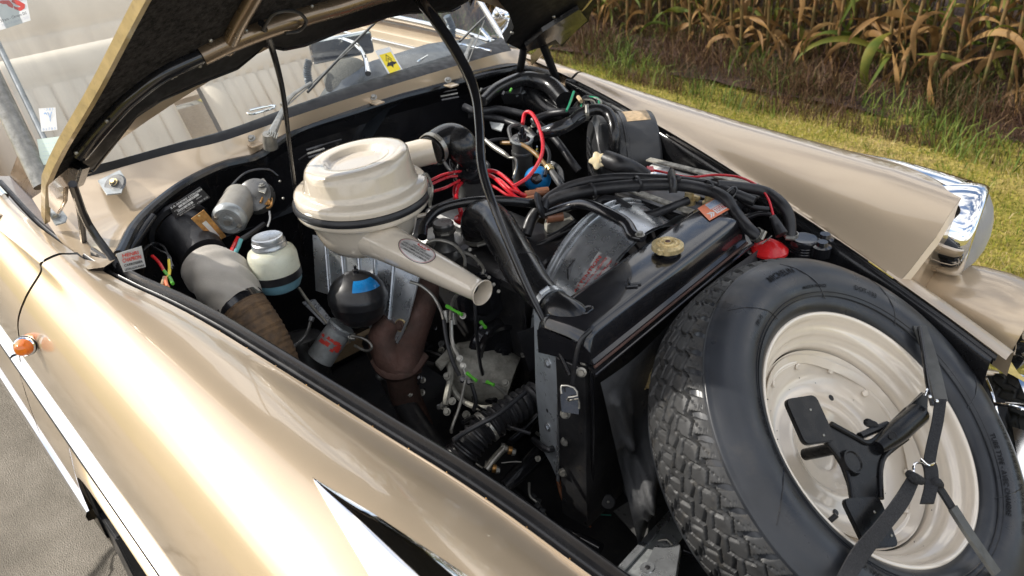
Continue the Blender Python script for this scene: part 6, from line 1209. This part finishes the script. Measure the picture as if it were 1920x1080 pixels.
GR = leafmat('grass_blades', [(.07, .13, .012), (.20, .24, .02), (.36, .31, .04), (.52, .39, .18)], 1.3, dry=.075)
DRYG = leafmat('dry_weeds', [(.04, .05, .012), (.09, .055, .025), (.17, .10, .05), (.06, .03, .025)], 3)
CORNG = leafmat('maize_green', [(.035, .065, .010), (.09, .12, .018), (.24, .20, .035)], 5, .3)
CORND = leafmat('maize_dry', [(.10, .05, .02), (.21, .115, .04), (.36, .22, .085)], 6, .25)
STALK = mat('maize_stalk', (.07, .08, .02), .6, var=.5, vs=9, col2=(.22, .11, .045))
dens = lambda x, y: np.clip(.62 + .38 * nz(x, y, 1.7) + (y > 3.3) * .1, .12, 1)
bladeobj('grass', blades(200000, -8, 2.6, 2.02, 4.6, .008, .034, .0016, dens, 1.2, lambda x, y: .006 + .014 * nz(x, y, 1)), GR)
tuft = lambda x, y: np.clip(3.0 * (nz(x * 1.7 + 3, y * 2.3, 2.1) - .35), 0, 1)
bladeobj('tall_grass', np.concatenate([blades(30000, -8, 2.6, 2.1, 4.5, .025, .065, .0018, tuft, 1.2), blades(9000, -8, 2.6, 2.1, 4.5, .02, .05, .0025, None, 1.6)]), leafmat('tuft_blades', [(.05, .10, .01), (.12, .18, .018), (.25, .24, .04), (.50, .40, .2)], 2.2, dry=.06))
w1_ = blades(30000, -9, 3.2, 3.95, 4.75, .02, .12, .0022, lambda x, y: np.clip(.45 + .6 * nz(x, y, 2.4), .05, 1), .9)
w2_ = blades(60000, -9, 3.2, 4.3, 6.5, .03, .26, .0028, lambda x, y: np.clip(.35 + .7 * nz(x, y, 2.3), .08, 1), 1.5)
bladeobj('weeds', np.concatenate([w1_, w2_]), DRYG)
bladeobj('green_weeds', blades(22000, -9, 3.2, 3.9, 5.6, .02, .20, .0028, lambda x, y: np.clip(.05 + .9 * nz(x + 5, y, 1.9), .01, 1), 1.1), leafmat('weed_green', [(.05, .09, .015), (.12, .18, .03), (.2, .24, .05)], 4))
# clods of soil on the grass
def clod(px, py, s):
    p = P(px, py, .02); o = lathe(p, UP, [(0, s * .5), (s * .5, s * .42), (s * .9, s * .15), (s, -s * .1), (s * .8, -s * .3)], 14, fn=lambda a: 1 + .28 * math.sin(3 * a + px) + .15 * math.sin(7 * a)); return o
for px, py, s, lb in ((1700, 242, .045, 'dark clod of soil lying alone on the grass'), (1893, 249, .04, 'dark clod at the right edge of the grass'), (1735, 268, .022, 'small clod nearer the wing on the grass'), (1560, 168, .035, 'clod at the foot of the maize'), (1535, 180, .03, 'reddish clod beside another at the field edge')):
    o = thing('soil_clod', lb, 'clod', tuple(P(px, py, .0)), 'clods of soil'); part('crumbly_lump', clod(px, py, s), SOIL, o, ang=180)
# maize plants: one set of leaf and stalk meshes, copied
def leafgeo(L0, wd, droop, tw, curl):
    rows = []; n = 12; el = random.uniform(.5, 1.25); az = 0; c = V(0, 0, 0); ro = random.uniform(-.5, .5); de = droop * random.uniform(.7, 1.3)
    for i in range(n + 1):
        t = i / n; w_ = wd * (math.sin(math.pi * min(1, t * .9 + .1)) ** .7) * (1 + .12 * math.sin(9 * t + curl)); a = tw * t + ro
        d = V(math.cos(el) * math.cos(az), math.cos(el) * math.sin(az), math.sin(el)); sd0 = unit(np.cross(d, V(.02, .01, 1))); up0 = np.cross(sd0, d)
        sd_ = sd0 * math.cos(a) + up0 * math.sin(a); nn_ = np.cross(sd_, d)
        rows.append([c - sd_ * w_, c + nn_ * w_ * .45, c + sd_ * w_]); c = c + d * L0 / n
        el -= de / n * (1 + 1.4 * t); az += curl * .35 / n * math.sin(3 * t + curl) * 3; el = max(el, -1.5)
    return grid(rows)
LEAVES = []
for k in range(14):
    g = leafgeo(random.uniform(.45, .85), random.uniform(.016, .034), random.uniform(.9, 3.0), random.uniform(-6, 6), random.uniform(-1.2, 1.2))
    for m in (CORNG, CORND):
        me = bpy.data.meshes.new('leaf'); me.from_pydata([tuple(p) for p in g[0]], [], g[1]); me.shade_smooth(); me.materials.append(m); LEAVES.append(me)
sg = tube([V(0, 0, 0), V(.01, 0, .7), V(0, .015, 1.5), V(0, 0, 2.1)], [.011, .010, .008, .004], 8, 4); sm2 = bpy.data.meshes.new('stalk'); sm2.from_pydata([tuple(p) for p in sg[0]], [], sg[1]); sm2.shade_smooth(); sm2.materials.append(STALK)
def plant(x, y, lab_, leaves, group='maize plants at the edge of the field'):
    t = bpy.data.objects.new('maize_plant', None); sc.collection.objects.link(t); t.location = (x, y, .03); t.rotation_euler = (random.uniform(-.07, .07), random.uniform(-.07, .07), random.uniform(0, 6.28)); setp(t, lab_, 'maize plant', group)
    s = bpy.data.objects.new('stalk', sm2); sc.collection.objects.link(s); s.parent = t
    hs_ = sorted(random.uniform(.04, 1.0) if random.random() < .7 else random.uniform(1, 1.8) for _ in range(leaves)); an = random.uniform(0, 6.28)
    for i, h in enumerate(hs_):
        dry = random.random() < (.75 if h < .35 else .42 if h < .8 else .3); me = LEAVES[2 * random.randrange(14) + (1 if dry else 0)]
        l = bpy.data.objects.new('leaf', me); sc.collection.objects.link(l); l.parent = t; l.location = (0, 0, h); low = h < .5
        l.rotation_euler = (random.uniform(-.5, .5), random.uniform(.0, .8) if low else random.uniform(-.3, .5), an + i * 2.6 + random.uniform(-.6, .6)); s_ = random.uniform(.5, .9); l.scale = (s_, s_ * random.uniform(.7, 1.2), s_)
    return t
for j, y in enumerate((4.85, 5.2, 5.6, 6.1, 6.7)):
    x = -6.6 - j * .5
    while x < 1.3 + j * .3:
        x += random.uniform(.09, .19) if j < 2 else random.uniform(.13, .22)
        plant(x, y + random.uniform(-.1, .1), 'tall maize plant with yellowing leaves in the front row of the field' if j == 0 else 'maize plant with dry leaves standing behind the front row of the field', 15 if j < 2 else 8, 'maize plants in the front row' if j == 0 else 'maize plants behind the front row')
